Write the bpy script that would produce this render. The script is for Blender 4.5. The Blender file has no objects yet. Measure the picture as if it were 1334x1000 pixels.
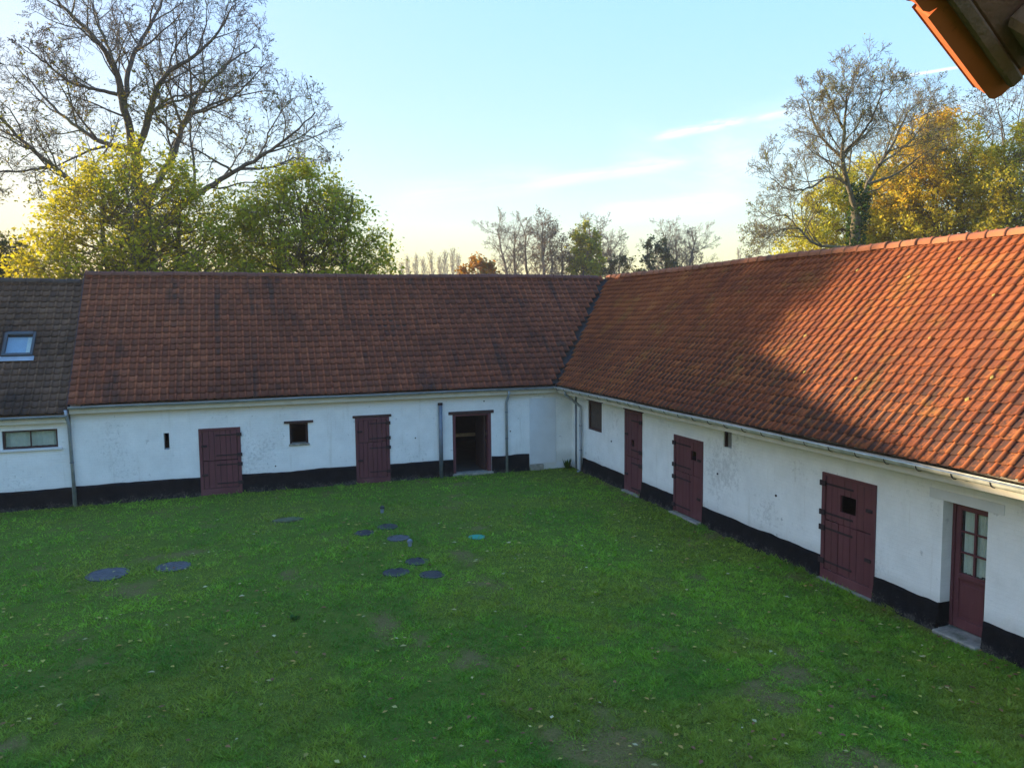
import bpy, bmesh, math, random
import numpy as np
from mathutils import Vector, Matrix

# ------------------------------------------------------------------ camera, sky, sun, exposure
SC = bpy.context.scene
COL = SC.collection
YAW, PITCH, ROLL = math.radians(19.07), math.radians(4.96), math.radians(-0.585)
CAMH = 5.045
FPX = 1015.1                                     # focal length in pixels of a 1334 px wide picture


def cam_basis():
    f = Vector((math.sin(YAW) * math.cos(PITCH), math.cos(YAW) * math.cos(PITCH), -math.sin(PITCH)))
    r0 = Vector((math.cos(YAW), -math.sin(YAW), 0))
    u0 = r0.cross(f)
    r = r0 * math.cos(ROLL) + u0 * math.sin(ROLL)
    return r, r.cross(f), f


CR, CU, CF = cam_basis()
CC = Vector((0, 0, CAMH))
cam = bpy.data.cameras.new('camera')
cam.sensor_width = 36.0
cam.lens = FPX / 1334 * 36.0
cam.clip_start, cam.clip_end = 0.05, 3000
camo = bpy.data.objects.new('camera', cam)
COL.objects.link(camo)
camo.matrix_world = Matrix(((CR.x, CU.x, -CF.x, CC.x), (CR.y, CU.y, -CF.y, CC.y), (CR.z, CU.z, -CF.z, CC.z), (0, 0, 0, 1)))
SC.camera = camo

SUN_AZ, SUN_EL = math.radians(-46), math.radians(7.6)      # azimuth from +Y towards +X
SUN = Vector((math.sin(SUN_AZ) * math.cos(SUN_EL), math.cos(SUN_AZ) * math.cos(SUN_EL), math.sin(SUN_EL)))
lamp = bpy.data.lights.new('sun', 'SUN')
lamp.energy = 3.4
lamp.angle = math.radians(0.8)
lamp.color = (1.0, 0.78, 0.50)
lo = bpy.data.objects.new('sun', lamp)
lo.rotation_euler = SUN.to_track_quat('Z', 'Y').to_euler()
lo.location = (-20, 30, 40)
COL.objects.link(lo)

SC.view_settings.view_transform = 'Standard'
SC.view_settings.look = 'None'
SC.view_settings.gamma = 1
SC.view_settings.use_curve_mapping = False
SC.view_settings.exposure = 2.03
SKY_STRENGTH = 0.13

world = bpy.data.worlds.new('World')
SC.world = world
world.use_nodes = True


class NT:
    """small helper round a node tree"""
    def __init__(self, tree):
        self.t = tree
        tree.nodes.clear()

    def n(self, typ, **kw):
        nd = self.t.nodes.new(typ)
        for k, v in kw.items():
            if k.startswith('i_'):
                key = k[2:]
                key = int(key) if key.isdigit() else key.replace('_', ' ')
                s = nd.inputs[key]
                if hasattr(v, 'is_output'):
                    self.t.links.new(v, s)
                else:
                    s.default_value = v
            else:
                setattr(nd, k, v)
        return nd

    def link(self, a, b):
        self.t.links.new(a, b)

    def math(self, op, a, b=None, c=None, clamp=False):
        nd = self.t.nodes.new('ShaderNodeMath')
        nd.operation = op
        nd.use_clamp = clamp
        for i, v in enumerate((a, b, c)):
            if v is None:
                continue
            if hasattr(v, 'is_output'):
                self.t.links.new(v, nd.inputs[i])
            else:
                nd.inputs[i].default_value = v
        return nd.outputs[0]

    def mix(self, fac, a, b, blend='MIX'):
        nd = self.t.nodes.new('ShaderNodeMix')
        nd.data_type = 'RGBA'
        nd.blend_type = blend
        for s, v in ((nd.inputs[0], fac), (nd.inputs[6], a), (nd.inputs[7], b)):
            if hasattr(v, 'is_output'):
                self.t.links.new(v, s)
            else:
                s.default_value = v if not isinstance(v, tuple) or len(v) == 4 else (*v, 1)
        return nd.outputs[2]

    def ramp(self, fac, stops):
        nd = self.t.nodes.new('ShaderNodeValToRGB')
        e = nd.color_ramp.elements
        while len(e) < len(stops):
            e.new(0.5)
        for el, (p, c) in zip(e, stops):
            el.position = p
            el.color = (*c, 1) if len(c) == 3 else c
        self.t.links.new(fac, nd.inputs[0])
        return nd.outputs[0]

    def smooth(self, x, lo_, hi_):
        nd = self.t.nodes.new('ShaderNodeMapRange')
        nd.interpolation_type = 'SMOOTHSTEP'
        self.t.links.new(x, nd.inputs[0])
        nd.inputs[1].default_value = lo_
        nd.inputs[2].default_value = hi_
        return nd.outputs[0]

    def noise(self, vec, scale, detail=4, rough=0.55, dist=0.0):
        nd = self.n('ShaderNodeTexNoise')
        nd.inputs['Scale'].default_value = scale
        nd.inputs['Detail'].default_value = detail
        nd.inputs['Roughness'].default_value = rough
        nd.inputs['Distortion'].default_value = dist
        if vec is not None:
            self.t.links.new(vec, nd.inputs['Vector'])
        return nd.outputs['Fac']

    def mapping(self, vec, scale=(1, 1, 1), rot=(0, 0, 0), loc=(0, 0, 0)):
        nd = self.n('ShaderNodeMapping')
        nd.inputs['Scale'].default_value = scale
        nd.inputs['Rotation'].default_value = rot
        nd.inputs['Location'].default_value = loc
        self.t.links.new(vec, nd.inputs['Vector'])
        return nd.outputs[0]


def pix_ray(x, y):
    return (CF * FPX + CR * (x - 667) - CU * (y - 500)).normalized()


def at_y(x, y, Y):
    """the point of the place seen at a photo pixel, on the vertical plane y = Y"""
    d = pix_ray(x, y)
    return CC + d * (Y / d.y)


def build_world():
    w = NT(world.node_tree)
    out = w.n('ShaderNodeOutputWorld')
    bg = w.n('ShaderNodeBackground')
    sky = w.n('ShaderNodeTexSky')
    sky.sky_type = 'NISHITA'
    sky.sun_disc = False
    sky.sun_elevation = SUN_EL
    sky.sun_rotation = SUN_AZ
    sky.altitude = 50
    sky.air_density = 1.0
    sky.dust_density = 0.8
    sky.ozone_density = 1.5
    tc = w.n('ShaderNodeTexCoord')
    gen = tc.outputs['Generated']
    # thin streaks of high cloud and contrails, as bands round great circles of the sky
    total = None

    def band(pa, pb, width, strength, nscale, stretch, thr):
        nonlocal total
        a, b = pix_ray(*pa), pix_ray(*pb)
        nrm = a.cross(b).normalized()
        mid = (a + b).normalized()
        tng = nrm.cross(mid).normalized()
        half = math.acos(max(-1, min(1, a.dot(b)))) / 2

        def dot(v):
            nd = w.n('ShaderNodeVectorMath', operation='DOT_PRODUCT')
            w.link(gen, nd.inputs[0])
            nd.inputs[1].default_value = v
            return nd.outputs['Value']
        across, along, front = dot(nrm), dot(tng), dot(mid)
        comb = w.n('ShaderNodeCombineXYZ')
        w.link(w.math('MULTIPLY', across, nscale), comb.inputs[0])
        w.link(w.math('MULTIPLY', along, nscale / stretch), comb.inputs[1])
        nz = w.noise(comb.outputs[0], 1.0, 8, 0.68, 0.8)
        wob = w.math('MULTIPLY_ADD', w.math('SUBTRACT', nz, 0.5), width * 1.2, across)
        m = w.smooth(w.math('ABSOLUTE', wob), width, 0.0)
        e = w.smooth(w.math('ABSOLUTE', along), half, half * 0.45)
        f = w.math('GREATER_THAN', front, 0.2)
        v = w.math('MULTIPLY', w.math('MULTIPLY', m, e), w.math('MULTIPLY', f, w.smooth(nz, thr, thr + 0.35)))
        v = w.math('MULTIPLY', v, strength)
        total = v if total is None else w.math('ADD', total, v)
    band((1150, 104), (1270, 84), 0.0026, 0.45, 60, 8, 0.1)
    band((840, 182), (985, 154), 0.008, 0.55, 60, 5, 0.3)
    band((960, 160), (1120, 128), 0.007, 0.3, 50, 6, 0.3)
    band((660, 245), (930, 205), 0.012, 0.275, 40, 8, 0.25)
    band((760, 282), (980, 262), 0.018, 0.325, 40, 8, 0.25)
    band((900, 225), (1090, 180), 0.07, 0.160, 14, 4, 0.25)
    band((780, 200), (1010, 250), 0.06, 0.110, 14, 4, 0.3)
    band((1180, 150), (1420, 118), 0.02, 0.175, 30, 6, 0.25)
    band((480, 262), (760, 235), 0.03, 0.125, 25, 8, 0.3)
    cloud = w.n('ShaderNodeVectorMath', operation='SCALE')
    cloud.inputs[0].default_value = (3.6, 3.75, 3.9)
    w.link(w.math('MINIMUM', total, 0.85), cloud.inputs['Scale'])
    inv = w.math('SUBTRACT', 1.0, w.math('MINIMUM', total, 0.85))
    # the camera's tone curve holds back the glare round the sun: compress the whole sky by its own luminance
    lum = w.n('ShaderNodeRGBToBW')
    w.link(sky.outputs[0], lum.inputs[0])
    comp = w.math('POWER', w.math('DIVIDE', w.math('MAXIMUM', lum.outputs[0], 0.05), 2.0), -0.92)
    sq = w.n('ShaderNodeVectorMath', operation='SCALE')
    hs = w.n('ShaderNodeHueSaturation')
    hs.inputs['Saturation'].default_value = 1.30
    hs.inputs['Hue'].default_value = 0.508
    w.link(sky.outputs[0], hs.inputs['Color'])
    w.link(w.mix(1.0, hs.outputs[0], (1.12, 0.96, 0.94, 1), 'MULTIPLY'), sq.inputs[0])     # white balance of the air light
    w.link(comp, sq.inputs['Scale'])
    sk = w.n('ShaderNodeVectorMath', operation='SCALE')
    w.link(sq.outputs[0], sk.inputs[0])
    w.link(inv, sk.inputs['Scale'])
    add = w.n('ShaderNodeVectorMath', operation='ADD')
    w.link(sk.outputs[0], add.inputs[0])
    w.link(cloud.outputs[0], add.inputs[1])
    w.link(add.outputs[0], bg.inputs['Color'])
    bg.inputs['Strength'].default_value = SKY_STRENGTH
    w.link(bg.outputs[0], out.inputs['Surface'])


build_world()

# ------------------------------------------------------------------ helpers
rng = random.Random(7)
nrng = np.random.default_rng(7)
_tab = nrng.random((256, 256))


def vnoise(x, y, s=0):
    x = np.asarray(x, float) + 37.7 * s
    y = np.asarray(y, float) + 11.3 * s
    xi, yi = np.floor(x).astype(int), np.floor(y).astype(int)
    fx, fy = x - xi, y - yi
    fx, fy = fx * fx * (3 - 2 * fx), fy * fy * (3 - 2 * fy)
    a, b = _tab[xi % 256, yi % 256], _tab[(xi + 1) % 256, yi % 256]
    c, d = _tab[xi % 256, (yi + 1) % 256], _tab[(xi + 1) % 256, (yi + 1) % 256]
    return (a * (1 - fx) + b * fx) * (1 - fy) + (c * (1 - fx) + d * fx) * fy


def fbm(x, y, s=0, o=4):
    v, a, t = 0, 0.5, 0
    for k in range(o):
        v = v + a * vnoise(np.asarray(x) * 2 ** k, np.asarray(y) * 2 ** k, s + k)
        t += a
        a *= 0.5
    return v / t


def tag(o, label=None, cat=None, group=None, kind=None):
    for k, v in (('label', label), ('category', cat), ('group', group), ('kind', kind)):
        if v:
            o[k] = v
    return o


def empty(name, loc=(0, 0, 0), rz=0):
    o = bpy.data.objects.new(name, None)
    o.location = loc
    o.rotation_euler = (0, 0, rz)
    o.empty_display_size = 0.2
    COL.objects.link(o)
    return o


def link(name, me, parent=None, loc=None):
    o = bpy.data.objects.new(name, me)
    COL.objects.link(o)
    if parent is not None:
        o.parent = parent
    if loc is not None:
        o.location = loc
    return o


class MB:
    """collects vertices and faces, then becomes ONE mesh object"""
    def __init__(self):
        self.v, self.f = [], []

    def add(self, vs, fs):
        b = len(self.v)
        self.v += [tuple(p) for p in vs]
        self.f += [tuple(i + b for i in f) for f in fs]
        return self

    def box(self, x0, x1, y0, y1, z0, z1):
        return self.add([(x0, y0, z0), (x1, y0, z0), (x1, y1, z0), (x0, y1, z0), (x0, y0, z1), (x1, y0, z1), (x1, y1, z1), (x0, y1, z1)],
                        [(3, 2, 1, 0), (4, 5, 6, 7), (0, 1, 5, 4), (1, 2, 6, 5), (2, 3, 7, 6), (3, 0, 4, 7)])

    def quad(self, a, b, c, d):
        return self.add([a, b, c, d], [(0, 1, 2, 3)])

    def tube(self, pts, r, sides=8, cap=True):
        pts = [Vector(p) for p in pts]
        rs = r if isinstance(r, (list, tuple)) else [r] * len(pts)
        rings = []
        ref = Vector((0.31, 0.57, 0.76))
        for i, p in enumerate(pts):
            t = (pts[min(i + 1, len(pts) - 1)] - pts[max(i - 1, 0)]).normalized()
            a = t.cross(ref)
            if a.length < 1e-3:
                a = t.cross(Vector((1, 0, 0)))
            a.normalize()
            b = t.cross(a)
            rings.append([p + (a * math.cos(2 * math.pi * k / sides) + b * math.sin(2 * math.pi * k / sides)) * rs[i] for k in range(sides)])
        vs = [q for ring in rings for q in ring]
        fs = []
        for i in range(len(pts) - 1):
            for k in range(sides):
                k2 = (k + 1) % sides
                fs.append((i * sides + k, i * sides + k2, (i + 1) * sides + k2, (i + 1) * sides + k))
        if cap:
            fs.append(tuple(range(sides))[::-1])
            fs.append(tuple((len(pts) - 1) * sides + k for k in range(sides)))
        return self.add(vs, fs)

    def cyl(self, c, r, h, sides=24, r2=None):
        r2 = r if r2 is None else r2
        x, y, z = c
        vs = [(x + r * math.cos(2 * math.pi * k / sides), y + r * math.sin(2 * math.pi * k / sides), z) for k in range(sides)]
        vs += [(x + r2 * math.cos(2 * math.pi * k / sides), y + r2 * math.sin(2 * math.pi * k / sides), z + h) for k in range(sides)]
        fs = [(k, (k + 1) % sides, sides + (k + 1) % sides, sides + k) for k in range(sides)]
        fs += [tuple(range(sides))[::-1], tuple(range(sides, 2 * sides))]
        return self.add(vs, fs)

    def build(self, name, m, parent=None, bevel=0, smooth=False):
        me = bpy.data.meshes.new(name)
        me.from_pydata(self.v, [], self.f)
        if bevel:
            bm = bmesh.new()
            bm.from_mesh(me)
            bmesh.ops.bevel(bm, geom=[e for e in bm.edges if len(e.link_faces) == 2 and e.calc_face_angle(0) > 0.6], offset=bevel, segments=1, affect='EDGES')
            bm.to_mesh(me)
            bm.free()
        if m:
            me.materials.append(m)
        if smooth:
            me.polygons.foreach_set('use_smooth', [True] * len(me.polygons))
        return link(name, me, parent)


def np_mesh(name, verts, quads=None, tris=None, attrs=(), m=None, parent=None, smooth=False):
    """fast mesh from numpy arrays; attrs: (name, type, domain, array)"""
    me = bpy.data.meshes.new(name)
    verts = np.asarray(verts, np.float32).reshape(-1, 3)
    nq = 0 if quads is None else len(quads)
    nt = 0 if tris is None else len(tris)
    me.vertices.add(len(verts))
    me.vertices.foreach_set('co', verts.ravel())
    loops = []
    if nq:
        loops.append(np.asarray(quads, np.int32).ravel())
    if nt:
        loops.append(np.asarray(tris, np.int32).ravel())
    loops = np.concatenate(loops)
    me.loops.add(len(loops))
    me.loops.foreach_set('vertex_index', loops)
    me.polygons.add(nq + nt)
    st = np.concatenate([np.arange(nq) * 4, nq * 4 + np.arange(nt) * 3]).astype(np.int32)
    me.polygons.foreach_set('loop_start', st)
    if smooth:
        me.polygons.foreach_set('use_smooth', np.ones(nq + nt, bool))
    for an, typ, dom, arr in attrs:
        at = me.attributes.new(an, typ, dom)
        if typ == 'FLOAT_COLOR':
            arr = np.asarray(arr, np.float32)
            if arr.shape[1] == 3:
                arr = np.concatenate([arr, np.ones((len(arr), 1), np.float32)], 1)
            at.data.foreach_set('color', arr.ravel())
        else:
            at.data.foreach_set('value', np.asarray(arr, np.float32).ravel())
    me.update(calc_edges=True)
    if m:
        me.materials.append(m)
    return link(name, me, parent)


# ------------------------------------------------------------------ materials
def mat(name):
    m = bpy.data.materials.new(name)
    m.use_nodes = True
    w = NT(m.node_tree)
    out = w.n('ShaderNodeOutputMaterial')
    b = w.n('ShaderNodeBsdfPrincipled')
    w.link(b.outputs[0], out.inputs['Surface'])
    return m, w, b, out


def setv(w, s, v):
    if hasattr(v, 'is_output'):
        w.link(v, s)
    else:
        s.default_value = v if not isinstance(v, tuple) or len(v) == 4 else (*v, 1)


def bump(w, b, h, strength=0.4, dist=0.02):
    nd = w.n('ShaderNodeBump')
    nd.inputs['Strength'].default_value = strength
    nd.inputs['Distance'].default_value = dist
    w.link(h, nd.inputs['Height'])
    w.link(nd.outputs[0], b.inputs['Normal'])
    return nd


def simple(name, col, rough=0.7, var=0.25, scale=6, metal=0.0, bmp=0.2, dirt=None):
    m, w, b, _ = mat(name)
    pos = w.n('ShaderNodeNewGeometry').outputs['Position']
    nz = w.noise(pos, scale, 6, 0.6)
    lo_ = tuple(c * (1 - var) for c in col)
    hi_ = tuple(min(1, c * (1 + var)) for c in col)
    c = w.ramp(nz, [(0.3, lo_), (0.7, hi_)])
    if dirt:
        dn = w.noise(pos, scale * 0.35, 5, 0.65)
        c = w.mix(w.smooth(dn, 0.5, 0.72), c, dirt)
    setv(w, b.inputs['Base Color'], c)
    b.inputs['Roughness'].default_value = rough
    b.inputs['Metallic'].default_value = metal
    if bmp:
        bump(w, b, w.noise(pos, scale * 6, 4, 0.6), bmp, 0.01)
    return m


def make_tile_mat(name, stops, stain_col, stain_lo, stain_hi, streak, pan=0.55, lichen=0.0, lip_shade=0.75, panz=None):
    m, w, b, _ = mat(name)
    pos = w.n('ShaderNodeNewGeometry').outputs['Position']
    rnd = w.n('ShaderNodeAttribute', attribute_name='rnd').outputs['Fac']
    obr = w.n('ShaderNodeObjectInfo').outputs['Random']
    r = w.math('FRACT', w.math('ADD', rnd, obr))
    r2 = w.math('FRACT', w.math('MULTIPLY', r, 7.31))
    roll = w.n('ShaderNodeAttribute', attribute_name='roll').outputs['Fac']
    big = w.noise(pos, 0.45, 3, 0.5)
    rr = w.math('MULTIPLY_ADD', w.math('SUBTRACT', big, 0.5), 1.3, w.math('MULTIPLY_ADD', r, 0.55, 0.22), clamp=True)
    col = w.ramp(rr, stops)
    # weather stains: long streaks down the slope, per-tile jitter makes them follow the tile columns
    st = w.noise(w.mapping(pos, streak), 1.0, 4, 0.6)
    st2 = w.noise(pos, 0.6, 3, 0.5)
    st = w.math('MULTIPLY_ADD', w.math('SUBTRACT', r2, 0.5), 0.10, st)
    st = w.math('MULTIPLY_ADD', w.math('SUBTRACT', st2, 0.5), 0.45, st)
    k = w.smooth(st, stain_lo, stain_hi)
    k = w.math('MULTIPLY', k, 0.85)
    col = w.mix(k, col, stain_col)
    # dirt lying in the pans
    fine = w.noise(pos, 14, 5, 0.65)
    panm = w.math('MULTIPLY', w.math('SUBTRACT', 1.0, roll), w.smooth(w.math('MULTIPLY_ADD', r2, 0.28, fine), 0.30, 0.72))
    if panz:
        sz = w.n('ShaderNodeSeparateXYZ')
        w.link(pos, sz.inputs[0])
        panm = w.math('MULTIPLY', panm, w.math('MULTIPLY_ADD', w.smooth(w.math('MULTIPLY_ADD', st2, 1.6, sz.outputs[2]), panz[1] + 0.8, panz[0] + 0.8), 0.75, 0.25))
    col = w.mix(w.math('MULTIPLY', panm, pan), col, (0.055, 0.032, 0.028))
    if lichen:
        ln = w.math('ADD', w.noise(pos, 1.1, 3, 0.5), w.math('MULTIPLY', w.math('SUBTRACT', w.noise(pos, 9, 4, 0.6), 0.5), 0.6))
        col = w.mix(w.math('MULTIPLY', w.smooth(ln, 0.56, 0.75), lichen), col, (0.34, 0.20, 0.045))
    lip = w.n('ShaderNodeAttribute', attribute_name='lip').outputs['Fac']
    col = w.mix(w.math('MULTIPLY', lip, lip_shade), col, (0.030, 0.024, 0.022))  # front lips darkened in colour, standing in for shadow lines between tile courses
    sp = w.noise(pos, 55, 3, 0.6)
    col = w.mix(w.math('MULTIPLY', w.smooth(sp, 0.62, 0.75), 0.35), col, (0.04, 0.03, 0.03))
    setv(w, b.inputs['Base Color'], col)
    b.inputs['Roughness'].default_value = 0.85
    b.inputs['Specular IOR Level'].default_value = 0.15
    bump(w, b, w.noise(pos, 40, 4, 0.6), 0.25, 0.006)
    return m


M = {}
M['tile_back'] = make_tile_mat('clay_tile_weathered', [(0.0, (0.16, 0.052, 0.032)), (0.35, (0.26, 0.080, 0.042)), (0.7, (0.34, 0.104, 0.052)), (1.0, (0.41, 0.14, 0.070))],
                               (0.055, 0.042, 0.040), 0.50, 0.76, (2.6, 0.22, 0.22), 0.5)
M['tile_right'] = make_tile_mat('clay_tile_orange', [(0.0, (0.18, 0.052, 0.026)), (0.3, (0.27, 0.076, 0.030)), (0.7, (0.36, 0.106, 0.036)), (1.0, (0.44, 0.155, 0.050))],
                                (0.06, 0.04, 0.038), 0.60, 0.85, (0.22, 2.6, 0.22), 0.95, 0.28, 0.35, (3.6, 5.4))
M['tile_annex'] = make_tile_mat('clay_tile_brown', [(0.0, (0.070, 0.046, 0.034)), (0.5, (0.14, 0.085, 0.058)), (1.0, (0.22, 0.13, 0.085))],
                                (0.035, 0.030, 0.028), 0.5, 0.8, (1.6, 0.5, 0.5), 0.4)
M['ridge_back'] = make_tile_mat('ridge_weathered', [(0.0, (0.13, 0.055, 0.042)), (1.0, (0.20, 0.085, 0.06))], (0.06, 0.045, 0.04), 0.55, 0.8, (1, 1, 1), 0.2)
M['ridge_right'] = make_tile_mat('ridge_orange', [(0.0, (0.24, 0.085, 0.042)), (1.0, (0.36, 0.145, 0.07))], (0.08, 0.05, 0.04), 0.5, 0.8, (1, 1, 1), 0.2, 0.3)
M['under'] = simple('roof_underlay', (0.035, 0.026, 0.024), 0.9, 0.3, 8)
M['zinc'] = simple('zinc_blue_grey', (0.30, 0.33, 0.36), 0.5, 0.18, 5, 0.35, 0.1, (0.42, 0.45, 0.47, 1))
M['zinc_dark'] = simple('grey_pipe', (0.13, 0.16, 0.20), 0.5, 0.2, 6, 0.2, 0.1)
M['zinc_pale'] = simple('zinc_pale_mossy', (0.46, 0.46, 0.40), 0.6, 0.2, 7, 0.1, 0.15, (0.30, 0.31, 0.24, 1))
M['fascia'] = simple('cream_board', (0.55, 0.52, 0.44), 0.7, 0.1, 4, 0, 0.1, (0.48, 0.44, 0.36, 1))
M['iron'] = simple('dark_iron', (0.022, 0.012, 0.014), 0.9, 0.3, 20)
M['wood_dark'] = simple('dark_red_brown_timber', (0.045, 0.020, 0.018), 0.75, 0.3, 12)
M['wood_beam'] = simple('bare_pole', (0.36, 0.27, 0.16), 0.8, 0.3, 8)
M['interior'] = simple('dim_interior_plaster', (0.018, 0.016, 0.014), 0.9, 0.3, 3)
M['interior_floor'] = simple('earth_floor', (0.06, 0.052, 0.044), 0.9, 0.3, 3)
M['concrete'] = simple('concrete', (0.26, 0.24, 0.20), 0.9, 0.35, 7, 0, 0.5, (0.11, 0.115, 0.07, 1))
M['curtain'] = simple('white_curtain', (0.75, 0.74, 0.68), 0.9, 0.08, 9, 0, 0)
M['patch'] = simple('grey_white_render', (0.60, 0.61, 0.62), 0.85, 0.06, 2.5, 0, 0.25)
M['green_lid'] = simple('green_plastic', (0.012, 0.26, 0.18), 0.5, 0.15, 8, 0, 0.05)
M['lid_dark'] = simple('dark_blue_grey_lid', (0.022, 0.024, 0.030), 0.6, 0.5, 14, 0, 0.5, (0.035, 0.04, 0.025, 1))
M['lid_pale'] = simple('grey_concrete_lid', (0.075, 0.078, 0.085), 0.9, 0.35, 11, 0, 0.6, (0.05, 0.055, 0.04, 1))
M['white_plastic'] = simple('pale_plastic', (0.16, 0.21, 0.25), 0.5, 0.15, 8, 0, 0)


def make_limewash():
    m, w, b, _ = mat('limewashed_brick')
    pos = w.n('ShaderNodeNewGeometry').outputs['Position']
    uv = w.n('ShaderNodeAttribute', attribute_name='wuv').outputs['Vector']
    br = w.n('ShaderNodeTexBrick')
    w.link(uv, br.inputs['Vector'])
    br.inputs['Scale'].default_value = 1.0
    br.inputs['Mortar Size'].default_value = 0.008
    br.inputs['Mortar Smooth'].default_value = 0.35
    br.inputs['Brick Width'].default_value = 0.23
    br.inputs['Row Height'].default_value = 0.072
    br.inputs['Color1'].default_value = (0.55, 0.55, 0.55, 1)
    br.inputs['Color2'].default_value = (1, 1, 1, 1)
    br.inputs['Mortar'].default_value = (0, 0, 0, 1)
    n1 = w.noise(pos, 2.2, 6, 0.62)
    n2 = w.noise(pos, 11, 6, 0.7)
    n3 = w.noise(pos, 0.5, 3, 0.5)
    c = w.ramp(n1, [(0.3, (0.71, 0.71, 0.69)), (0.7, (0.82, 0.82, 0.80))])
    c = w.mix(w.math('MULTIPLY', br.outputs['Fac'], 0.07), c, (0.46, 0.46, 0.46))
    worn = w.smooth(w.math('ADD', w.math('MULTIPLY', n2, 0.6), w.math('MULTIPLY', n3, 0.5)), 0.60, 0.72)
    c = w.mix(w.math('MULTIPLY', worn, 0.55), c, (0.44, 0.44, 0.43))
    sx = w.n('ShaderNodeSeparateXYZ')
    w.link(pos, sx.inputs[0])
    # cream rain stain just below the eaves, brown-black rubbed dirt in spots
    top = w.math('MULTIPLY', w.smooth(w.math('MULTIPLY_ADD', n1, 0.35, sx.outputs[2]), 2.42, 2.68), 0.5)
    c = w.mix(top, c, (0.52, 0.46, 0.34))
    strk = w.noise(w.mapping(pos, (5.5, 5.5, 0.5)), 1.0, 5, 0.65)
    c = w.mix(w.math('MULTIPLY', w.smooth(strk, 0.56, 0.74), 0.28), c, (0.46, 0.43, 0.36))
    low = w.math('MULTIPLY', w.smooth(w.math('MULTIPLY_ADD', n1, -0.5, sx.outputs[2]), 0.42, 0.12), 0.4)
    c = w.mix(low, c, (0.36, 0.36, 0.31))
    spot = w.smooth(w.noise(pos, 5.5, 3, 0.5), 0.70, 0.78)
    c = w.mix(w.math('MULTIPLY', spot, 0.5), c, (0.30, 0.30, 0.30))
    setv(w, b.inputs['Base Color'], c)
    b.inputs['Roughness'].default_value = 0.9
    b.inputs['Specular IOR Level'].default_value = 0.2
    h = w.math('MULTIPLY_ADD', n2, 0.9, w.math('MULTIPLY', w.math('MULTIPLY', w.math('SUBTRACT', 1.0, br.outputs['Fac']), 0.5), w.smooth(n3, 0.35, 0.6)))
    bump(w, b, h, 0.6, 0.015)
    return m


def make_tar():
    m, w, b, _ = mat('tarred_plinth')
    pos = w.n('ShaderNodeNewGeometry').outputs['Position']
    sx = w.n('ShaderNodeSeparateXYZ')
    w.link(pos, sx.inputs[0])
    n1 = w.noise(pos, 5, 6, 0.65)
    n2 = w.noise(pos, 26, 5, 0.7)
    c = w.ramp(n1, [(0.3, (0.006, 0.0065, 0.008)), (0.75, (0.016, 0.016, 0.018))])
    bare = w.smooth(w.math('ADD', w.math('MULTIPLY', n1, 0.42), w.math('MULTIPLY_ADD', sx.outputs[2], -0.75, w.math('MULTIPLY', n2, 0.5))), 0.36, 0.50)
    stone = w.ramp(n2, [(0.3, (0.035, 0.032, 0.028)), (0.6, (0.09, 0.085, 0.075)), (0.8, (0.20, 0.19, 0.17))])
    c = w.mix(w.math('MULTIPLY', bare, 0.75), c, stone)
    setv(w, b.inputs['Base Color'], c)
    b.inputs['Roughness'].default_value = 0.95
    b.inputs['Specular IOR Level'].default_value = 0.08
    bump(w, b, w.math('ADD', n1, n2), 0.8, 0.03)
    return m


def make_paint():
    m, w, b, _ = mat('faded_oxblood_paint')
    pos = w.n('ShaderNodeNewGeometry').outputs['Position']
    obr = w.n('ShaderNodeObjectInfo').outputs['Random']
    gr = w.noise(w.mapping(pos, (28, 28, 1.6)), 1.0, 5, 0.6)
    n1 = w.noise(pos, 1.8, 5, 0.6)
    c = w.ramp(w.math('MULTIPLY_ADD', gr, 0.5, w.math('MULTIPLY', n1, 0.5)), [(0.3, (0.082, 0.019, 0.026)), (0.7, (0.138, 0.038, 0.046))])
    c = w.mix(w.math('MULTIPLY', obr, 0.28), c, (0.060, 0.014, 0.018))
    sx = w.n('ShaderNodeSeparateXYZ')
    w.link(pos, sx.inputs[0])
    wear = w.smooth(w.math('MULTIPLY_ADD', sx.outputs[2], -0.55, w.math('MULTIPLY', n1, 0.9)), 0.30, 0.62)
    c = w.mix(w.math('MULTIPLY', wear, 0.55), c, (0.17, 0.07, 0.075))
    chip = w.smooth(w.noise(w.mapping(pos, (16, 16, 5)), 1.0, 4, 0.7), 0.66, 0.74)
    c = w.mix(w.math('MULTIPLY', chip, 0.7), c, (0.20, 0.14, 0.13))
    setv(w, b.inputs['Base Color'], c)
    b.inputs['Roughness'].default_value = 0.65
    bump(w, b, gr, 0.3, 0.006)
    return m


def make_glass():
    m, w, b, out = mat('window_glass')
    b.inputs['Base Color'].default_value = (0.9, 0.95, 0.95, 1)
    b.inputs['Roughness'].default_value = 0.02
    t = w.n('ShaderNodeBsdfTransparent')
    t.inputs['Color'].default_value = (0.86, 0.90, 0.89, 1)
    g = w.n('ShaderNodeBsdfGlossy')
    g.inputs['Roughness'].default_value = 0.02
    fc = w.n('ShaderNodeLayerWeight')
    fc.inputs['Blend'].default_value = 0.5
    mx = w.n('ShaderNodeMixShader')
    w.link(w.math('MULTIPLY_ADD', w.math('POWER', fc.outputs['Facing'], 4.0), 0.8, 0.05, clamp=True), mx.inputs[0])
    w.link(t.outputs[0], mx.inputs[1])
    w.link(g.outputs[0], mx.inputs[2])
    w.link(mx.outputs[0], out.inputs['Surface'])
    return m


M['lime'] = make_limewash()
M['tar'] = make_tar()
M['paint'] = make_paint()
M['glass'] = make_glass()


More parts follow.
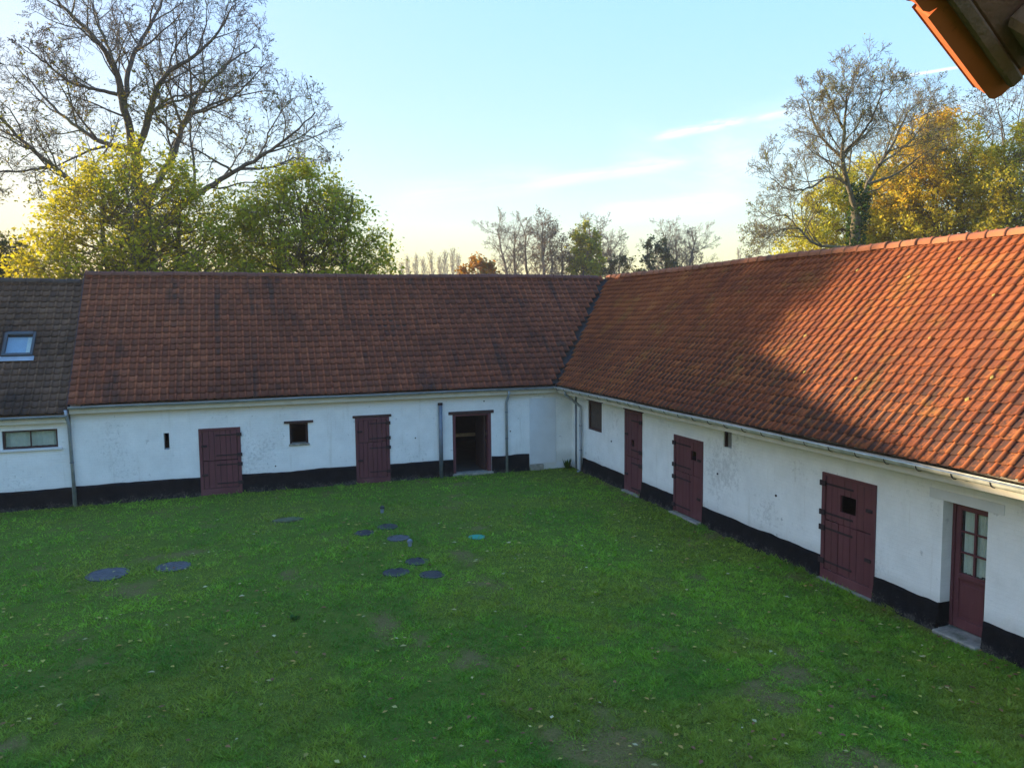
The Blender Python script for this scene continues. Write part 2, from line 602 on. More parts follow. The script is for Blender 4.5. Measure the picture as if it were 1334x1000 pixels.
def make_leafmat(name, trans=0.5, rough=0.55):
    m, w, b, out = mat(name)
    c = w.n('ShaderNodeAttribute', attribute_name='col').outputs['Color']
    setv(w, b.inputs['Base Color'], c)
    b.inputs['Roughness'].default_value = rough
    b.inputs['Specular IOR Level'].default_value = 0.25
    t = w.n('ShaderNodeBsdfTranslucent')
    w.link(w.mix(1.0, c, (1.0, 1.0, 0.7, 1), 'MULTIPLY'), t.inputs['Color'])
    mx = w.n('ShaderNodeMixShader')
    mx.inputs[0].default_value = trans
    w.link(b.outputs[0], mx.inputs[1])
    w.link(t.outputs[0], mx.inputs[2])
    w.link(mx.outputs[0], out.inputs['Surface'])
    return m


M['leaf'] = make_leafmat('tree_leaf', 0.6)
M['blade'] = make_leafmat('grass_blade', 0.35)
M['litter'] = make_leafmat('dead_leaf', 0.2)


def make_bark(name, a, bcol, moss=None):
    m, w, b, _ = mat(name)
    pos = w.n('ShaderNodeNewGeometry').outputs['Position']
    n = w.noise(w.mapping(pos, (5, 5, 1.2)), 1.0, 5, 0.65)
    c = w.ramp(n, [(0.3, a), (0.7, bcol)])
    if moss:
        c = w.mix(w.math('MULTIPLY', w.smooth(w.noise(pos, 0.5, 4, 0.6), 0.5, 0.68), 0.7), c, moss)
    setv(w, b.inputs['Base Color'], c)
    b.inputs['Roughness'].default_value = 0.9
    bump(w, b, n, 0.6, 0.05)
    return m


M['bark'] = make_bark('grey_brown_bark', (0.045, 0.038, 0.034), (0.12, 0.10, 0.085), (0.10, 0.11, 0.035))
M['bark_pale'] = make_bark('pale_bark', (0.075, 0.062, 0.038), (0.17, 0.14, 0.085), (0.15, 0.15, 0.04))
M['bark_hazed'] = make_bark('hazed_bark', (0.11, 0.085, 0.072), (0.22, 0.175, 0.145), (0.16, 0.155, 0.08))  # distant bark lightened in colour to stand in for haze


# ------------------------------------------------------------------ ground, grass
def soil_at(x, y):
    """0 lush .. 1 bare earth"""
    x, y = np.asarray(x, float), np.asarray(y, float)
    s = fbm(x * 0.95, y * 0.95, 3, 4)
    f = fbm(x * 2.3, y * 2.3, 9, 3)
    w = np.exp(-(((x - 5.2) / 3.0) ** 2 + ((y - 6.6) / 1.9) ** 2)) * 0.22
    w = w + np.exp(-(((x - 4.6) / 2.4) ** 2 + ((y - 10.2) / 1.6) ** 2)) * 0.10
    w = w + np.exp(-(((x + 2.9) / 0.6) ** 2 + ((y - 10.3) / 0.4) ** 2)) * 0.25
    w = w + np.where(x > 9.5, np.clip((x - 9.6) * 0.22, 0, 0.16), 0)
    k = s * 0.62 + f * 0.38 + w
    return np.clip((k - 0.645) / 0.15, 0, 1)


def height_at(x, y):
    return 0.05 * (fbm(np.asarray(x) * 0.35, np.asarray(y) * 0.35, 21, 3) - 0.5) + 0.02 * (fbm(np.asarray(x) * 1.7, np.asarray(y) * 1.7, 5, 2) - 0.5)


def make_ground():
    m, w, b, _ = mat('turf_soil')
    pos = w.n('ShaderNodeNewGeometry').outputs['Position']
    soil = w.n('ShaderNodeAttribute', attribute_name='soil').outputs['Fac']
    n1 = w.noise(pos, 3, 6, 0.65)
    n2 = w.noise(pos, 30, 5, 0.7)
    g = w.ramp(w.math('MULTIPLY_ADD', n2, 0.5, w.math('MULTIPLY', n1, 0.5)), [(0.3, (0.045, 0.075, 0.010)), (0.7, (0.125, 0.170, 0.022))])
    e = w.ramp(n2, [(0.3, (0.075, 0.070, 0.020)), (0.7, (0.20, 0.155, 0.060))])
    setv(w, b.inputs['Base Color'], w.mix(soil, g, e))
    b.inputs['Roughness'].default_value = 0.95
    b.inputs['Specular IOR Level'].default_value = 0.1
    bump(w, b, n2, 0.6, 0.03)
    xs = np.concatenate([[-700, -300, -120, -60, -30, -16], np.arange(-11, 11.01, 0.14), [14, 18, 25, 40, 70, 150, 350, 700]])
    ys = np.concatenate([[-500, -200, -80, -30, -10, -3], np.arange(2, 24.3, 0.14), [26, 29, 33, 45, 70, 130, 260, 500, 800]])
    X, Y = np.meshgrid(xs, ys)
    Z = height_at(X, Y)
    v = np.stack([X, Y, Z], -1).reshape(-1, 3)
    nx, ny = len(xs), len(ys)
    i = np.arange(nx * ny).reshape(ny, nx)
    q = np.stack([i[:-1, :-1], i[:-1, 1:], i[1:, 1:], i[1:, :-1]], -1).reshape(-1, 4)
    o = np_mesh('ground', v, quads=q, attrs=[('soil', 'FLOAT', 'POINT', soil_at(X, Y).ravel())], m=m, smooth=True)
    tag(o, kind='structure')


XG, YG, RUN, ZE, ZR = 9.611, 23.485, 3.647, 2.75, 6.439        # gutter lines, roof run, eave and ridge height
YB, XR = 23.736, 10.317                                         # faces of the back wall and the right-hand wall
DISCS = []                                                      # (x, y, r) where covers keep the grass off


def make_grass():
    n = 1500000
    # sample the lawn evenly in the eye's view: more blades near the window
    u = nrng.random(n)
    y = 1.0 / (1 / 24.2 + u * (1 / 4.6 - 1 / 24.2))
    x = (nrng.random(n) * 1.75 - 0.5) * (y + 3.0)
    keep = (x < XR - 0.02) & (y < YB - 0.02) & (x > -12)
    s = soil_at(x, y)
    keep &= nrng.random(n) > s * 0.5
    for cx, cy, r in DISCS:
        keep &= (x - cx) ** 2 + (y - cy) ** 2 > (r * (0.93 + 0.05 * np.sin(7 * np.arctan2(y - cy, x - cx)))) ** 2
    x, y, s = x[keep], y[keep], s[keep]
    n = len(x)
    z = height_at(x, y)
    d = np.sqrt(x * x + y * y)
    clump = fbm(x * 1.4, y * 1.4, 31, 3)
    tuft = fbm(x * 7, y * 7, 41, 2)
    mid = fbm(x * 3.1, y * 3.1, 47, 3)
    hgt = 0.80 * (0.016 + 0.045 * nrng.random(n)) * (0.45 + 1.1 * clump) * (0.55 + 2.4 * np.clip(tuft - 0.22, 0, 1) ** 1.4) * (0.5 + mid) * (1 - 0.55 * s)
    for cx, cy, r in DISCS:
        hgt = hgt * (1 + 1.3 * np.exp(-np.abs(np.hypot(x - cx, y - cy) - r) / 0.07))
    edge = np.exp(-np.minimum(YB - y, XR - x) / 0.10)
    hgt *= 1 + 3.2 * edge * (vnoise(x * 3, y * 3, 50) > 0.5)
    wid = (0.0035 + 0.0045 * nrng.random(n)) * (0.6 + d / 12)
    a = nrng.random(n) * 2 * np.pi
    lean = (0.5 + 1.5 * nrng.random(n)) * hgt
    la = nrng.random(n) * 2 * np.pi
    wv = np.stack([np.cos(a), np.sin(a), np.zeros(n)], -1) * wid[:, None]
    base = np.stack([x, y, z - 0.004], -1)
    tip = base + np.stack([np.cos(la) * lean, np.sin(la) * lean, hgt], -1)
    v = np.stack([base - wv, base + wv, tip], 1).reshape(-1, 3)
    t = np.arange(n * 3).reshape(-1, 3)
    big = fbm(x * 0.22, y * 0.22, 61, 3)
    med = fbm(x * 0.9, y * 0.9, 67, 3)
    k = np.clip((big * 0.3 + med * 0.3 + mid * 0.25 + tuft * 0.15 - 0.36) / 0.26 + (nrng.random(n) - 0.5) * 0.5, 0, 1)[:, None]
    c0, c1 = np.array([0.080, 0.215, 0.020]), np.array([0.235, 0.440, 0.034])
    c = c0 * (1 - k) + c1 * k
    yl = np.clip((fbm(x * 0.6, y * 0.6, 71, 3) - 0.5 + 0.10 * np.clip((x - 4) / 5, 0, 1)) / 0.2, 0, 1)[:, None] * 0.55
    c = c * (1 - yl) + np.array([0.29, 0.31, 0.04]) * yl
    dry = (nrng.random(n) < 0.035 + 0.30 * s)[:, None]
    c = np.where(dry, np.array([0.17, 0.145, 0.06]), c)
    c *= (0.75 + 0.5 * nrng.random(n))[:, None]
    o = np_mesh('grass', v, tris=t, attrs=[('col', 'FLOAT_COLOR', 'FACE', c)], m=M['blade'])
    tag(o, 'short green lawn grass covering the whole farmyard', 'grass', kind='stuff')


def leaf_litter():
    pts = []
    r = np.random.default_rng(5)
    while len(pts) < 1500:
        x, y = r.uniform(-9, 10.2), 1 / r.uniform(1 / 23.6, 1 / 5.2)
        if x > XR - 0.05 or y > YB - 0.05:
            continue
        dens = 0.12 + 1.0 * float(vnoise(x * 0.6, y * 0.6, 81)) * (1.0 if y > 12 else 0.55)
        if x > 9.3:
            dens += 0.5
        if r.random() < dens:
            pts.append((x, y))
    V, Q, C = [], [], []
    pal = [(0.42, 0.36, 0.07), (0.45, 0.40, 0.14), (0.40, 0.26, 0.06), (0.26, 0.12, 0.05), (0.20, 0.075, 0.04), (0.48, 0.45, 0.24)]
    for x, y in pts:
        near = y < 11
        s = r.uniform(0.026, 0.056) * (0.85 if near else 1.0)
        a = r.uniform(0, 6.28)
        z = float(height_at(x, y)) + r.uniform(0.028, 0.060)
        ca, sa = math.cos(a), math.sin(a)
        b = len(V)
        for px, py, pz in ((0, -1, 0), (0.62, 0.05, 0.2), (0, 1.1, 0.05), (-0.62, 0.05, 0.25), (0, 0.1, -0.1)):
            V.append((x + (px * ca - py * sa) * s, y + (px * sa + py * ca) * s, z + pz * s * r.uniform(0.4, 1.6)))
        Q += [(b, b + 1, b + 4), (b + 1, b + 2, b + 4), (b + 2, b + 3, b + 4), (b + 3, b, b + 4)]
        w = [0.3, 0.2, 0.2, 0.12, 0.08, 0.1] if not near else [0.22, 0.1, 0.22, 0.2, 0.2, 0.06]
        c = pal[r.choice(len(pal), p=w)]
        f = r.uniform(0.7, 1.15)
        C += [tuple(q * f for q in c)] * 4
    for k in range(12):                                 # a few caught on the sunlit tiles
        q, yy = r.uniform(0.8, 4.8), r.uniform(8.3, 14)
        s = r.uniform(0.035, 0.06)
        p = np.array([XG + 0.035, yy, ZE + 0.035]) + np.array([RUN, 0, ZR - ZE]) / math.hypot(RUN, ZR - ZE) * q + np.array([-0.71, 0, 0.70]) * 0.07
        e1, e2 = np.array([0.70, 0, 0.71]), np.array([0, 1.0, 0.1])
        b = len(V)
        V += [tuple(p - e1 * s), tuple(p + e2 * s * 0.7), tuple(p + e1 * s), tuple(p - e2 * s * 0.7), tuple(p + np.array([-0.01, 0, 0.01]))]
        Q += [(b, b + 1, b + 4), (b + 1, b + 2, b + 4), (b + 2, b + 3, b + 4), (b + 3, b, b + 4)]
        C += [(0.45, 0.34, 0.08)] * 4
    o = np_mesh('fallen_leaves', V, tris=Q, attrs=[('col', 'FLOAT_COLOR', 'FACE', np.array(C))], m=M['litter'])
    tag(o, 'small yellow and brown fallen leaves scattered over the lawn and right roof', 'leaves', kind='stuff')


# ------------------------------------------------------------------ roofs
TW, TROW, TLEN = 0.206, 0.2365, 0.290


def tile_template():
    xs = np.array([-0.012, 0.02, 0.075, 0.13, 0.165, 0.178, 0.192, 0.208, 0.224, 0.240, 0.252])
    zs = np.array([0.012, 0.004, 0.000, 0.003, 0.010, 0.027, 0.037, 0.041, 0.037, 0.027, 0.010])
    ro = np.array([0.25, 0.0, 0.0, 0.0, 0.15, 0.6, 0.95, 1.0, 0.95, 0.6, 0.3])
    xs = xs * (TW / 0.236)
    n = len(xs)
    v, att = [], []
    for row, (y, dz) in enumerate(((0.0, 0.012), (0.0, 0.034), (TLEN, 0.0))):
        for k in range(n):
            v.append((xs[k], y + (0.004 if row == 0 else 0), zs[k] + dz))
            att.append(ro[k])
    q = []
    for row in range(2):
        for k in range(n - 1):
            a = row * n + k
            q.append((a, a + 1, a + n + 1, a + n))
    return np.array(v), np.array(q), np.array(att)


TV, TQ, TA = tile_template()
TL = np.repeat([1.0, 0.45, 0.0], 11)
TILE_ME = {}


def tile_mesh(m, k):
    key = (m.name, k)
    if key not in TILE_ME:
        r = np.random.default_rng(k + 3)
        me = bpy.data.meshes.new('tile')
        v = TV.copy()
        v[:, 2] += r.normal(0, 0.0012, len(v))
        me.from_pydata([tuple(p) for p in v], [], [tuple(int(i) for i in q) for q in TQ])
        at = me.attributes.new('roll', 'FLOAT', 'POINT')
        at.data.foreach_set('value', TA.astype(np.float32))
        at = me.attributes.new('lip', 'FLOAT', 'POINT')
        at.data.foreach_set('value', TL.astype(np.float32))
        me.materials.append(m)
        me.polygons.foreach_set('use_smooth', [i >= 10 for i in range(len(me.polygons))])
        TILE_ME[key] = me
    return TILE_ME[key]


def in_frame(P):
    d = P - np.array(CC)
    z = d @ np.array(CF)
    px = 667 + FPX * (d @ np.array(CR)) / z
    py = 500 - FPX * (d @ np.array(CU)) / z
    return (z > 0.3) & (px > 0) & (px < 1334) & (py > 0) & (py < 1000), z


def lay_tiles(roof, origin, ax, up, spans, m, rows, limit=300, skip=None, seed=1, trow=None):
    """pantiles on a slope: ax runs left to right, up runs up the slope; spans(s) gives (from, to) along ax at slope height s"""
    r = np.random.default_rng(seed)
    origin, ax, up = (np.array(v, float) for v in (origin, ax, up))
    nrm = np.cross(ax, up)
    nrm /= np.linalg.norm(nrm)
    items = []
    colj = r.normal(0, 0.004, 400)
    for j in range(rows):
        s = j * (trow or TROW)
        a0, a1, grid0 = spans(s)
        k = math.floor((a0 - grid0) / TW)
        while grid0 + k * TW < a1:
            a = grid0 + k * TW
            if a > a0 - 0.05 and a + TW < a1 + 0.06 and not (skip and skip(a + TW / 2, s + 0.12)):
                sag = 0.045 * math.sin(a * 0.55 + seed) * math.sin(math.pi * min(1, s / 5.2)) + 0.016 * math.sin(a * 1.7 + s * 1.3)
                items.append((a + colj[k % 400] * 0.7 + r.normal(0, 0.0022), s + r.normal(0, 0.004), sag * 0.6 + abs(r.normal(0, 0.0025)), r.normal(0, 0.012), r.normal(0, 0.006), r.random()))
            k += 1
    it = np.array(items)
    P = origin + it[:, :1] * ax + it[:, 1:2] * up + it[:, 2:3] * nrm
    C = P + ax * TW / 2 + up * TROW / 2
    ok, z = in_frame(C)
    order = np.argsort(np.where(ok, np.linalg.norm(C - np.array(CC), axis=1), 1e6))
    single = np.zeros(len(it), bool)
    single[order[:limit]] = True
    single &= ok

    def frame(i):
        yaw, tip = it[i, 3], it[i, 4]
        a2 = ax * math.cos(yaw) + up * math.sin(yaw)
        u2 = up * math.cos(yaw) - ax * math.sin(yaw)
        u2 = u2 + nrm * tip
        u2 /= np.linalg.norm(u2)
        return a2, u2, np.cross(a2, u2)
    vs, rn, cnt = [], [], 0
    for i in range(len(it)):
        a2, u2, n2 = frame(i)
        if single[i]:
            o = link('tile', tile_mesh(m, i % 5), roof)
            p = P[i]
            o.matrix_local = Matrix(((a2[0], u2[0], n2[0], p[0]), (a2[1], u2[1], n2[1], p[1]), (a2[2], u2[2], n2[2], p[2]), (0, 0, 0, 1)))
        else:
            vs.append(P[i] + TV @ np.stack([a2, u2, n2]))
            rn.append(it[i, 5])
            cnt += 1
    if cnt:
        V = np.concatenate(vs)
        Q = (TQ[None] + np.arange(cnt)[:, None, None] * len(TV)).reshape(-1, 4)
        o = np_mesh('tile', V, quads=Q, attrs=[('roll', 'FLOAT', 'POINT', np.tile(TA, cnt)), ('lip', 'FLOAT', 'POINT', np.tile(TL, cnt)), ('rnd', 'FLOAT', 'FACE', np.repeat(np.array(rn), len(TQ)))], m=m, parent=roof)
        sm = np.tile(np.arange(len(TQ)) >= 10, cnt)
        o.data.polygons.foreach_set('use_smooth', sm)
        tag(o, kind='stuff')


RIDGE_ME = {}


def ridge_tiles(roof, p0, p1, step, m, r=0.115, seed=0):
    rr = random.Random(seed)
    if m.name not in RIDGE_ME:
        v, q, n = [], [], 9
        for yy, rad in ((-0.03, r * 1.10), (0.02, r * 1.10), (0.021, r), (step, r * 0.97)):
            for k in range(n):
                a = math.pi * (1.08 * k / (n - 1) - 0.04)
                v.append((rad * math.cos(a) * 1.05, yy, rad * math.sin(a)))
        v += [(x * 0.86, -0.03, z * 0.86) for x, y, z in v[:n]]
        for row in range(3):
            q += [(row * n + k, row * n + k + 1, (row + 1) * n + k + 1, (row + 1) * n + k) for k in range(n - 1)]
        q += [(k + 1, k, 4 * n + k, 4 * n + k + 1) for k in range(n - 1)]
        me = bpy.data.meshes.new('ridge_tile')
        me.from_pydata(v, [], q)
        at = me.attributes.new('roll', 'FLOAT', 'POINT')
        at.data.foreach_set('value', np.ones(len(v), np.float32))
        me.polygons.foreach_set('use_smooth', [True] * len(q))
        me.materials.append(m)
        RIDGE_ME[m.name] = me
    p0, p1 = Vector(p0), Vector(p1)
    d = (p1 - p0).normalized()
    n = int((p1 - p0).length / step)
    side = d.cross(Vector((0, 0, 1))).normalized()
    for k in range(n):
        t = k * step
        p = p0 + d * t + Vector((0, 0, 0.02 * math.sin(t * 0.55) + rr.gauss(0, 0.005)))
        yaw = rr.gauss(0, 0.02)
        d2 = (d + side * yaw + Vector((0, 0, rr.gauss(0, 0.012)))).normalized()
        s2 = d2.cross(Vector((0, 0, 1))).normalized()
        u2 = s2.cross(d2)
        o = link('ridge_tile', RIDGE_ME[m.name], roof)
        o.matrix_local = Matrix(((s2.x, d2.x, u2.x, p.x), (s2.y, d2.y, u2.y, p.y), (s2.z, d2.z, u2.z, p.z), (0, 0, 0, 1)))


# ------------------------------------------------------------------ walls
class Face:
    """maps wall coordinates (u along, v up, d into the building) to the place; side 'B' back wall, 'R' right wall"""
    def __init__(self, side):
        self.s = side

    def p(self, u, v, d=0.0):
        return (u, YB + d, v) if self.s == 'B' else (XR + d, u, v)

    def box(self, mb, u0, u1, v0, v1, d0, d1):
        a, b = self.p(u0, v0, d0), self.p(u1, v1, d1)
        return mb.box(min(a[0], b[0]), max(a[0], b[0]), min(a[1], b[1]), max(a[1], b[1]), min(a[2], b[2]), max(a[2], b[2]))


def wall(face, u0, u1, v1, openings, parent, thick=0.36, name='wall', m=None):
    us = sorted({u0, u1, *[o[0] for o in openings], *[o[1] for o in openings]})
    vs = sorted({-0.25, v1, *[max(-0.25, o[2]) for o in openings], *[o[3] for o in openings]})
    # finer cells so that the wall can be slightly uneven
    mb = MB()

    def inside(u, v):
        return any(o[0] < u < o[1] and o[2] < v < o[3] for o in openings)
    for i in range(len(us) - 1):
        for j in range(len(vs) - 1):
            if inside((us[i] + us[i + 1]) / 2, (vs[j] + vs[j + 1]) / 2):
                continue
            for d in (0, thick):
                mb.quad(face.p(us[i], vs[j], d), face.p(us[i + 1], vs[j], d), face.p(us[i + 1], vs[j + 1], d), face.p(us[i], vs[j + 1], d))
    for (a, b, c, e) in [o[:4] for o in openings]:
        c = max(c, -0.25)
        mb.quad(face.p(a, c), face.p(a, e), face.p(a, e, thick), face.p(a, c, thick))
        mb.quad(face.p(b, c), face.p(b, e), face.p(b, e, thick), face.p(b, c, thick))
        mb.quad(face.p(a, e), face.p(b, e), face.p(b, e, thick), face.p(a, e, thick))
        mb.quad(face.p(a, c), face.p(b, c), face.p(b, c, thick), face.p(a, c, thick))
    o = mb.build(name, m or M['lime'], parent)
    at = o.data.attributes.new('wuv', 'FLOAT_VECTOR', 'POINT')
    arr = np.array([(p[0] + p[1], p[2], 0) for p in mb.v], np.float32)
    at.data.foreach_set('vector', arr.ravel())
    return o


def plinth(face, spans, top, parent, seed=0):
    """tarred band of rough stones along the foot of a wall"""
    for (u0, u1) in spans:
        V, Q = [], []
        nu = max(2, int((u1 - u0) / 0.07))
        vv = np.concatenate([np.linspace(-0.15, 0.1, 5), np.linspace(0.16, top, 5), [top]])
        dd = np.concatenate([np.zeros(10), [1]])
        uu = np.linspace(u0, u1, nu + 1)
        U, VV = np.meshgrid(uu, vv)
        low = np.clip((0.28 - VV) / 0.3, 0, 1)
        out = 0.022 + 0.02 * fbm(U * 3, VV * 3 + seed, 5, 3) + low * 0.16 * np.clip(fbm(U * 4.5, VV * 6 + seed, 15, 3) - 0.25, 0, 1)
        out[-1] = -0.01
        Vt = VV + np.where(VV > top - 0.08, 0.075 * (fbm(U * 1.6, U * 0 + seed, 25, 4) - 0.5), 0)
        b = len(V)
        for i in range(U.shape[0]):
            for j in range(U.shape[1]):
                V.append(face.p(U[i, j], Vt[i, j], -out[i, j]))
        nx = U.shape[1]
        for i in range(U.shape[0] - 1):
            for j in range(nx - 1):
                a = b + i * nx + j
                Q.append((a, a + 1, a + nx + 1, a + nx))
        for j in (0, nx - 1):                           # closed ends
            for i in range(U.shape[0] - 1):
                k = len(V)
                V += [V[b + i * nx + j], V[b + (i + 1) * nx + j], face.p(U[0, j], Vt[i + 1, j], 0.01), face.p(U[0, j], Vt[i, j], 0.01)]
                Q.append((k, k + 1, k + 2, k + 3))
        np_mesh('plinth', np.array(V), quads=np.array(Q), m=M['tar'], parent=parent)


def planked_door(face, u0, u1, v0, v1, parent, n, hole=None, split=None, kick=0.0, hinge_side=0, depth=0.0, frame=True, lintel=False, seed=1, flip=1):
    """a ledged stable door: backing, planks, strap hinges, latch; hole = (u0, u1, v0, v1)"""
    r = random.Random(seed)
    mb = MB()
    fw = 0.07
    if frame:
        face.box(mb, u0 - 0.02, u0 + fw, v0, v1 + 0.02, depth - 0.03, depth + 0.1)
        face.box(mb, u1 - fw, u1 + 0.02, v0, v1 + 0.02, depth - 0.03, depth + 0.1)
        face.box(mb, u0 + fw, u1 - fw, v1 - 0.05, v1 + 0.02, depth - 0.03, depth + 0.1)
    d = mb.build('door', M['paint'], parent, bevel=0.006)
    a, b = u0 + fw + 0.008, u1 - fw - 0.008
    w = (b - a) / n
    lv = [(v0 + kick, v1 - 0.055)]
    if split:
        lv = [(v0 + kick, split - 0.006), (split + 0.006, v1 - 0.055)]
    for (q0, q1) in lv:
        cuts = [a]
        for k in range(1, n):
            cuts.append(a + w * (k + r.uniform(-0.16, 0.16)))
        cuts.append(b)
        for k in range(n):
            p0, p1 = cuts[k] + 0.005, cuts[k + 1] - 0.005
            off = r.uniform(-0.006, 0.006)
            segs = [(q0 + r.uniform(0, 0.012), q1)]
            if hole and q0 < hole[2] < q1 and p1 > hole[0] + 0.01 and p0 < hole[1] - 0.01:
                segs = [(q0, hole[2]), (hole[3], q1)]
                if p0 < hole[0]:
                    mbx = MB()
                    face.box(mbx, p0, hole[0], hole[2], hole[3], depth - 0.012 + off, depth + 0.02)
                    mbx.build('plank', M['paint'], d)
                if p1 > hole[1]:
                    mbx = MB()
                    face.box(mbx, hole[1], p1, hole[2], hole[3], depth - 0.012 + off, depth + 0.02)
                    mbx.build('plank', M['paint'], d)
            for (s0, s1) in segs:
                mbx = MB()
                face.box(mbx, p0, p1, s0, s1, depth - 0.012 + off, depth + 0.02)
                mbx.build('plank', M['paint'], d, bevel=0.004)
        # dark backing behind the joints
        bk = MB()
        if hole and q0 < hole[2] < q1:
            face.box(bk, a, hole[0], q0, q1, depth + 0.025, depth + 0.04)
            face.box(bk, hole[1], b, q0, q1, depth + 0.025, depth + 0.04)
            face.box(bk, hole[0], hole[1], q0, hole[2], depth + 0.025, depth + 0.04)
            face.box(bk, hole[0], hole[1], hole[3], q1, depth + 0.025, depth + 0.04)
        else:
            face.box(bk, a, b, q0, q1, depth + 0.025, depth + 0.04)
        bk.build('ledge', M['wood_dark'], d)
        # straps
        hs = (q0 + 0.16 * (q1 - q0), q1 - 0.16 * (q1 - q0))
        for hv in hs:
            h = MB()
            if hinge_side == 0:
                face.box(h, a + 0.01, a + 0.62 * (b - a), hv - 0.018, hv + 0.018, depth - 0.026, depth - 0.016)
                face.box(h, u0 - 0.05, a + 0.015, hv - 0.05, hv + 0.05, depth - 0.055, depth - 0.028)
            else:
                face.box(h, b - 0.62 * (b - a), b - 0.01, hv - 0.018, hv + 0.018, depth - 0.026, depth - 0.016)
                face.box(h, b - 0.015, u1 + 0.05, hv - 0.05, hv + 0.05, depth - 0.055, depth - 0.028)
            h.build('strap_hinge', M['paint'] if hv == hs[0] and len(lv) == 1 else M['iron'], d)
        la = MB()
        lu = (b - 0.11, b + 0.04) if hinge_side == 0 else (a - 0.04, a + 0.11)
        face.box(la, lu[0], lu[1], (q0 + q1) / 2 - 0.03, (q0 + q1) / 2 + 0.03, depth - 0.05, depth - 0.013)
        la.build('latch', M['iron'], d, bevel=0.008)
    if kick:
        kb = MB()
        face.box(kb, u0 + 0.01, u1 - 0.01, v0 - 0.05, v0 + kick - 0.01, depth - 0.028, depth + 0.03)
        o = kb.build('kick_board', M['paint'], d, bevel=0.006)
        o['label'] = 'paler worn board across the foot of the door'
    if lintel:
        lb = MB()
        face.box(lb, u0 - 0.09, u1 + 0.09, v1 + 0.022, v1 + 0.10, depth - 0.035, depth + 0.2)
        lb.build('lintel', M['wood_dark'], d, bevel=0.01)
    return d


def gutter(path, r, parent, m, brackets=0.0, out=None):
    """half-round trough swept along a straight run; out is the outward direction"""
    p0, p1 = Vector(path[0]), Vector(path[1])
    d = (p1 - p0).normalized()
    out = Vector(out)
    n = 9
    prof = [(math.cos(a), math.sin(a)) for a in [math.pi + math.pi * k / (n - 1) for k in range(n)]]
    seg = max(1, int((p1 - p0).length / 1.0))
    vs, fs = [], []
    for i in range(seg + 1):
        c = p0.lerp(p1, i / seg) + Vector((0, 0, 0.008 * math.sin(i * 1.3)))
        for rad in (r, r - 0.004):
            for (x, z) in prof:
                vs.append(c + out * (x * rad) + Vector((0, 0, z * rad)))
    k2 = 2 * n
    for i in range(seg):
        for k in range(n - 1):
            fs.append((i * k2 + k, i * k2 + k + 1, (i + 1) * k2 + k + 1, (i + 1) * k2 + k))
            fs.append((i * k2 + n + k + 1, i * k2 + n + k, (i + 1) * k2 + n + k, (i + 1) * k2 + n + k + 1))
    mb = MB().add(vs, fs)
    mb.tube([p0 + out * r, p1 + out * r], 0.011, 6)
    g = mb.build('gutter', m, parent, smooth=True)
    if brackets:
        t = 0.4
        L = (p1 - p0).length
        while t < L:
            c = p0 + d * t
            pts = [c + out * (x * (r + 0.006)) + Vector((0, 0, z * (r + 0.006))) for x, z in prof]
            pts = [c - out * (r + 0.05) + Vector((0, 0, 0.03))] + pts[::-1] if False else pts
            MB().tube(pts, 0.008, 4).build('bracket', M['iron'] if m is M['zinc_pale'] else m, g)
            t += brackets
    return g


def pipe(pts, r, parent, m, name='downpipe'):
    o = MB().tube(pts, r, 10).build(name, m, parent, smooth=True)
    return o


def clips(pipe_o, spots, r, m):
    for p in spots:
        MB().cyl((p[0], p[1], p[2]), r, 0.03, 10).build('pipe_clip', m, pipe_o)


def casement(face, u0, u1, v0, v1, parent, depth, m, cols=1, rows=1, fw=0.05, bar=0.03, curtain=True):
    mb = MB()
    face.box(mb, u0, u0 + fw, v0, v1, depth, depth + 0.06)
    face.box(mb, u1 - fw, u1, v0, v1, depth, depth + 0.06)
    face.box(mb, u0 + fw, u1 - fw, v0, v0 + fw, depth, depth + 0.06)
    face.box(mb, u0 + fw, u1 - fw, v1 - fw, v1, depth, depth + 0.06)
    fr = mb.build('window', m, parent, bevel=0.004)
    a, b, c, e = u0 + fw, u1 - fw, v0 + fw, v1 - fw
    for i in range(cols):
        for j in range(rows):
            p0, p1 = a + (b - a) * i / cols, a + (b - a) * (i + 1) / cols
            q0, q1 = c + (e - c) * j / rows, c + (e - c) * (j + 1) / rows
            g = MB()
            face.box(g, p0 + 0.006, p1 - 0.006, q0 + 0.006, q1 - 0.006, depth + 0.025, depth + 0.031)
            g.build('pane', M['glass'], fr)
    for i in range(1, cols):
        g = MB()
        p = a + (b - a) * i / cols
        face.box(g, p - bar / 2, p + bar / 2, c, e, depth + 0.006, depth + 0.05)
        g.build('glazing_bar', m, fr)
    if curtain:
        wavy_curtain(face, a, b, c, e, depth + 0.12, fr)
    return fr


def wavy_curtain(face, a, b, c, e, depth, parent):
    vs, fs = [], []
    n = 40
    for k in range(n + 1):
        u = a + (b - a) * k / n
        dd = depth + 0.018 * math.sin(k * 1.15) + 0.008 * math.sin(k * 2.7)
        vs += [face.p(u, c, dd), face.p(u, e, dd * 0.98)]
    for k in range(n):
        fs.append((2 * k, 2 * k + 2, 2 * k + 3, 2 * k + 1))
    MB().add(vs, fs).build('curtain', M['curtain'], parent, smooth=True)


FB, FR = Face('B'), Face('R')
SL = math.hypot(RUN, ZR - ZE)
UPB = (0, RUN / SL, (ZR - ZE) / SL)
UPR = (RUN / SL, 0, (ZR - ZE) / SL)
X_LEFT = -4.47                      # verge of the back range
Y_NEAR = 3.0                        # end of the right-hand range, outside the picture


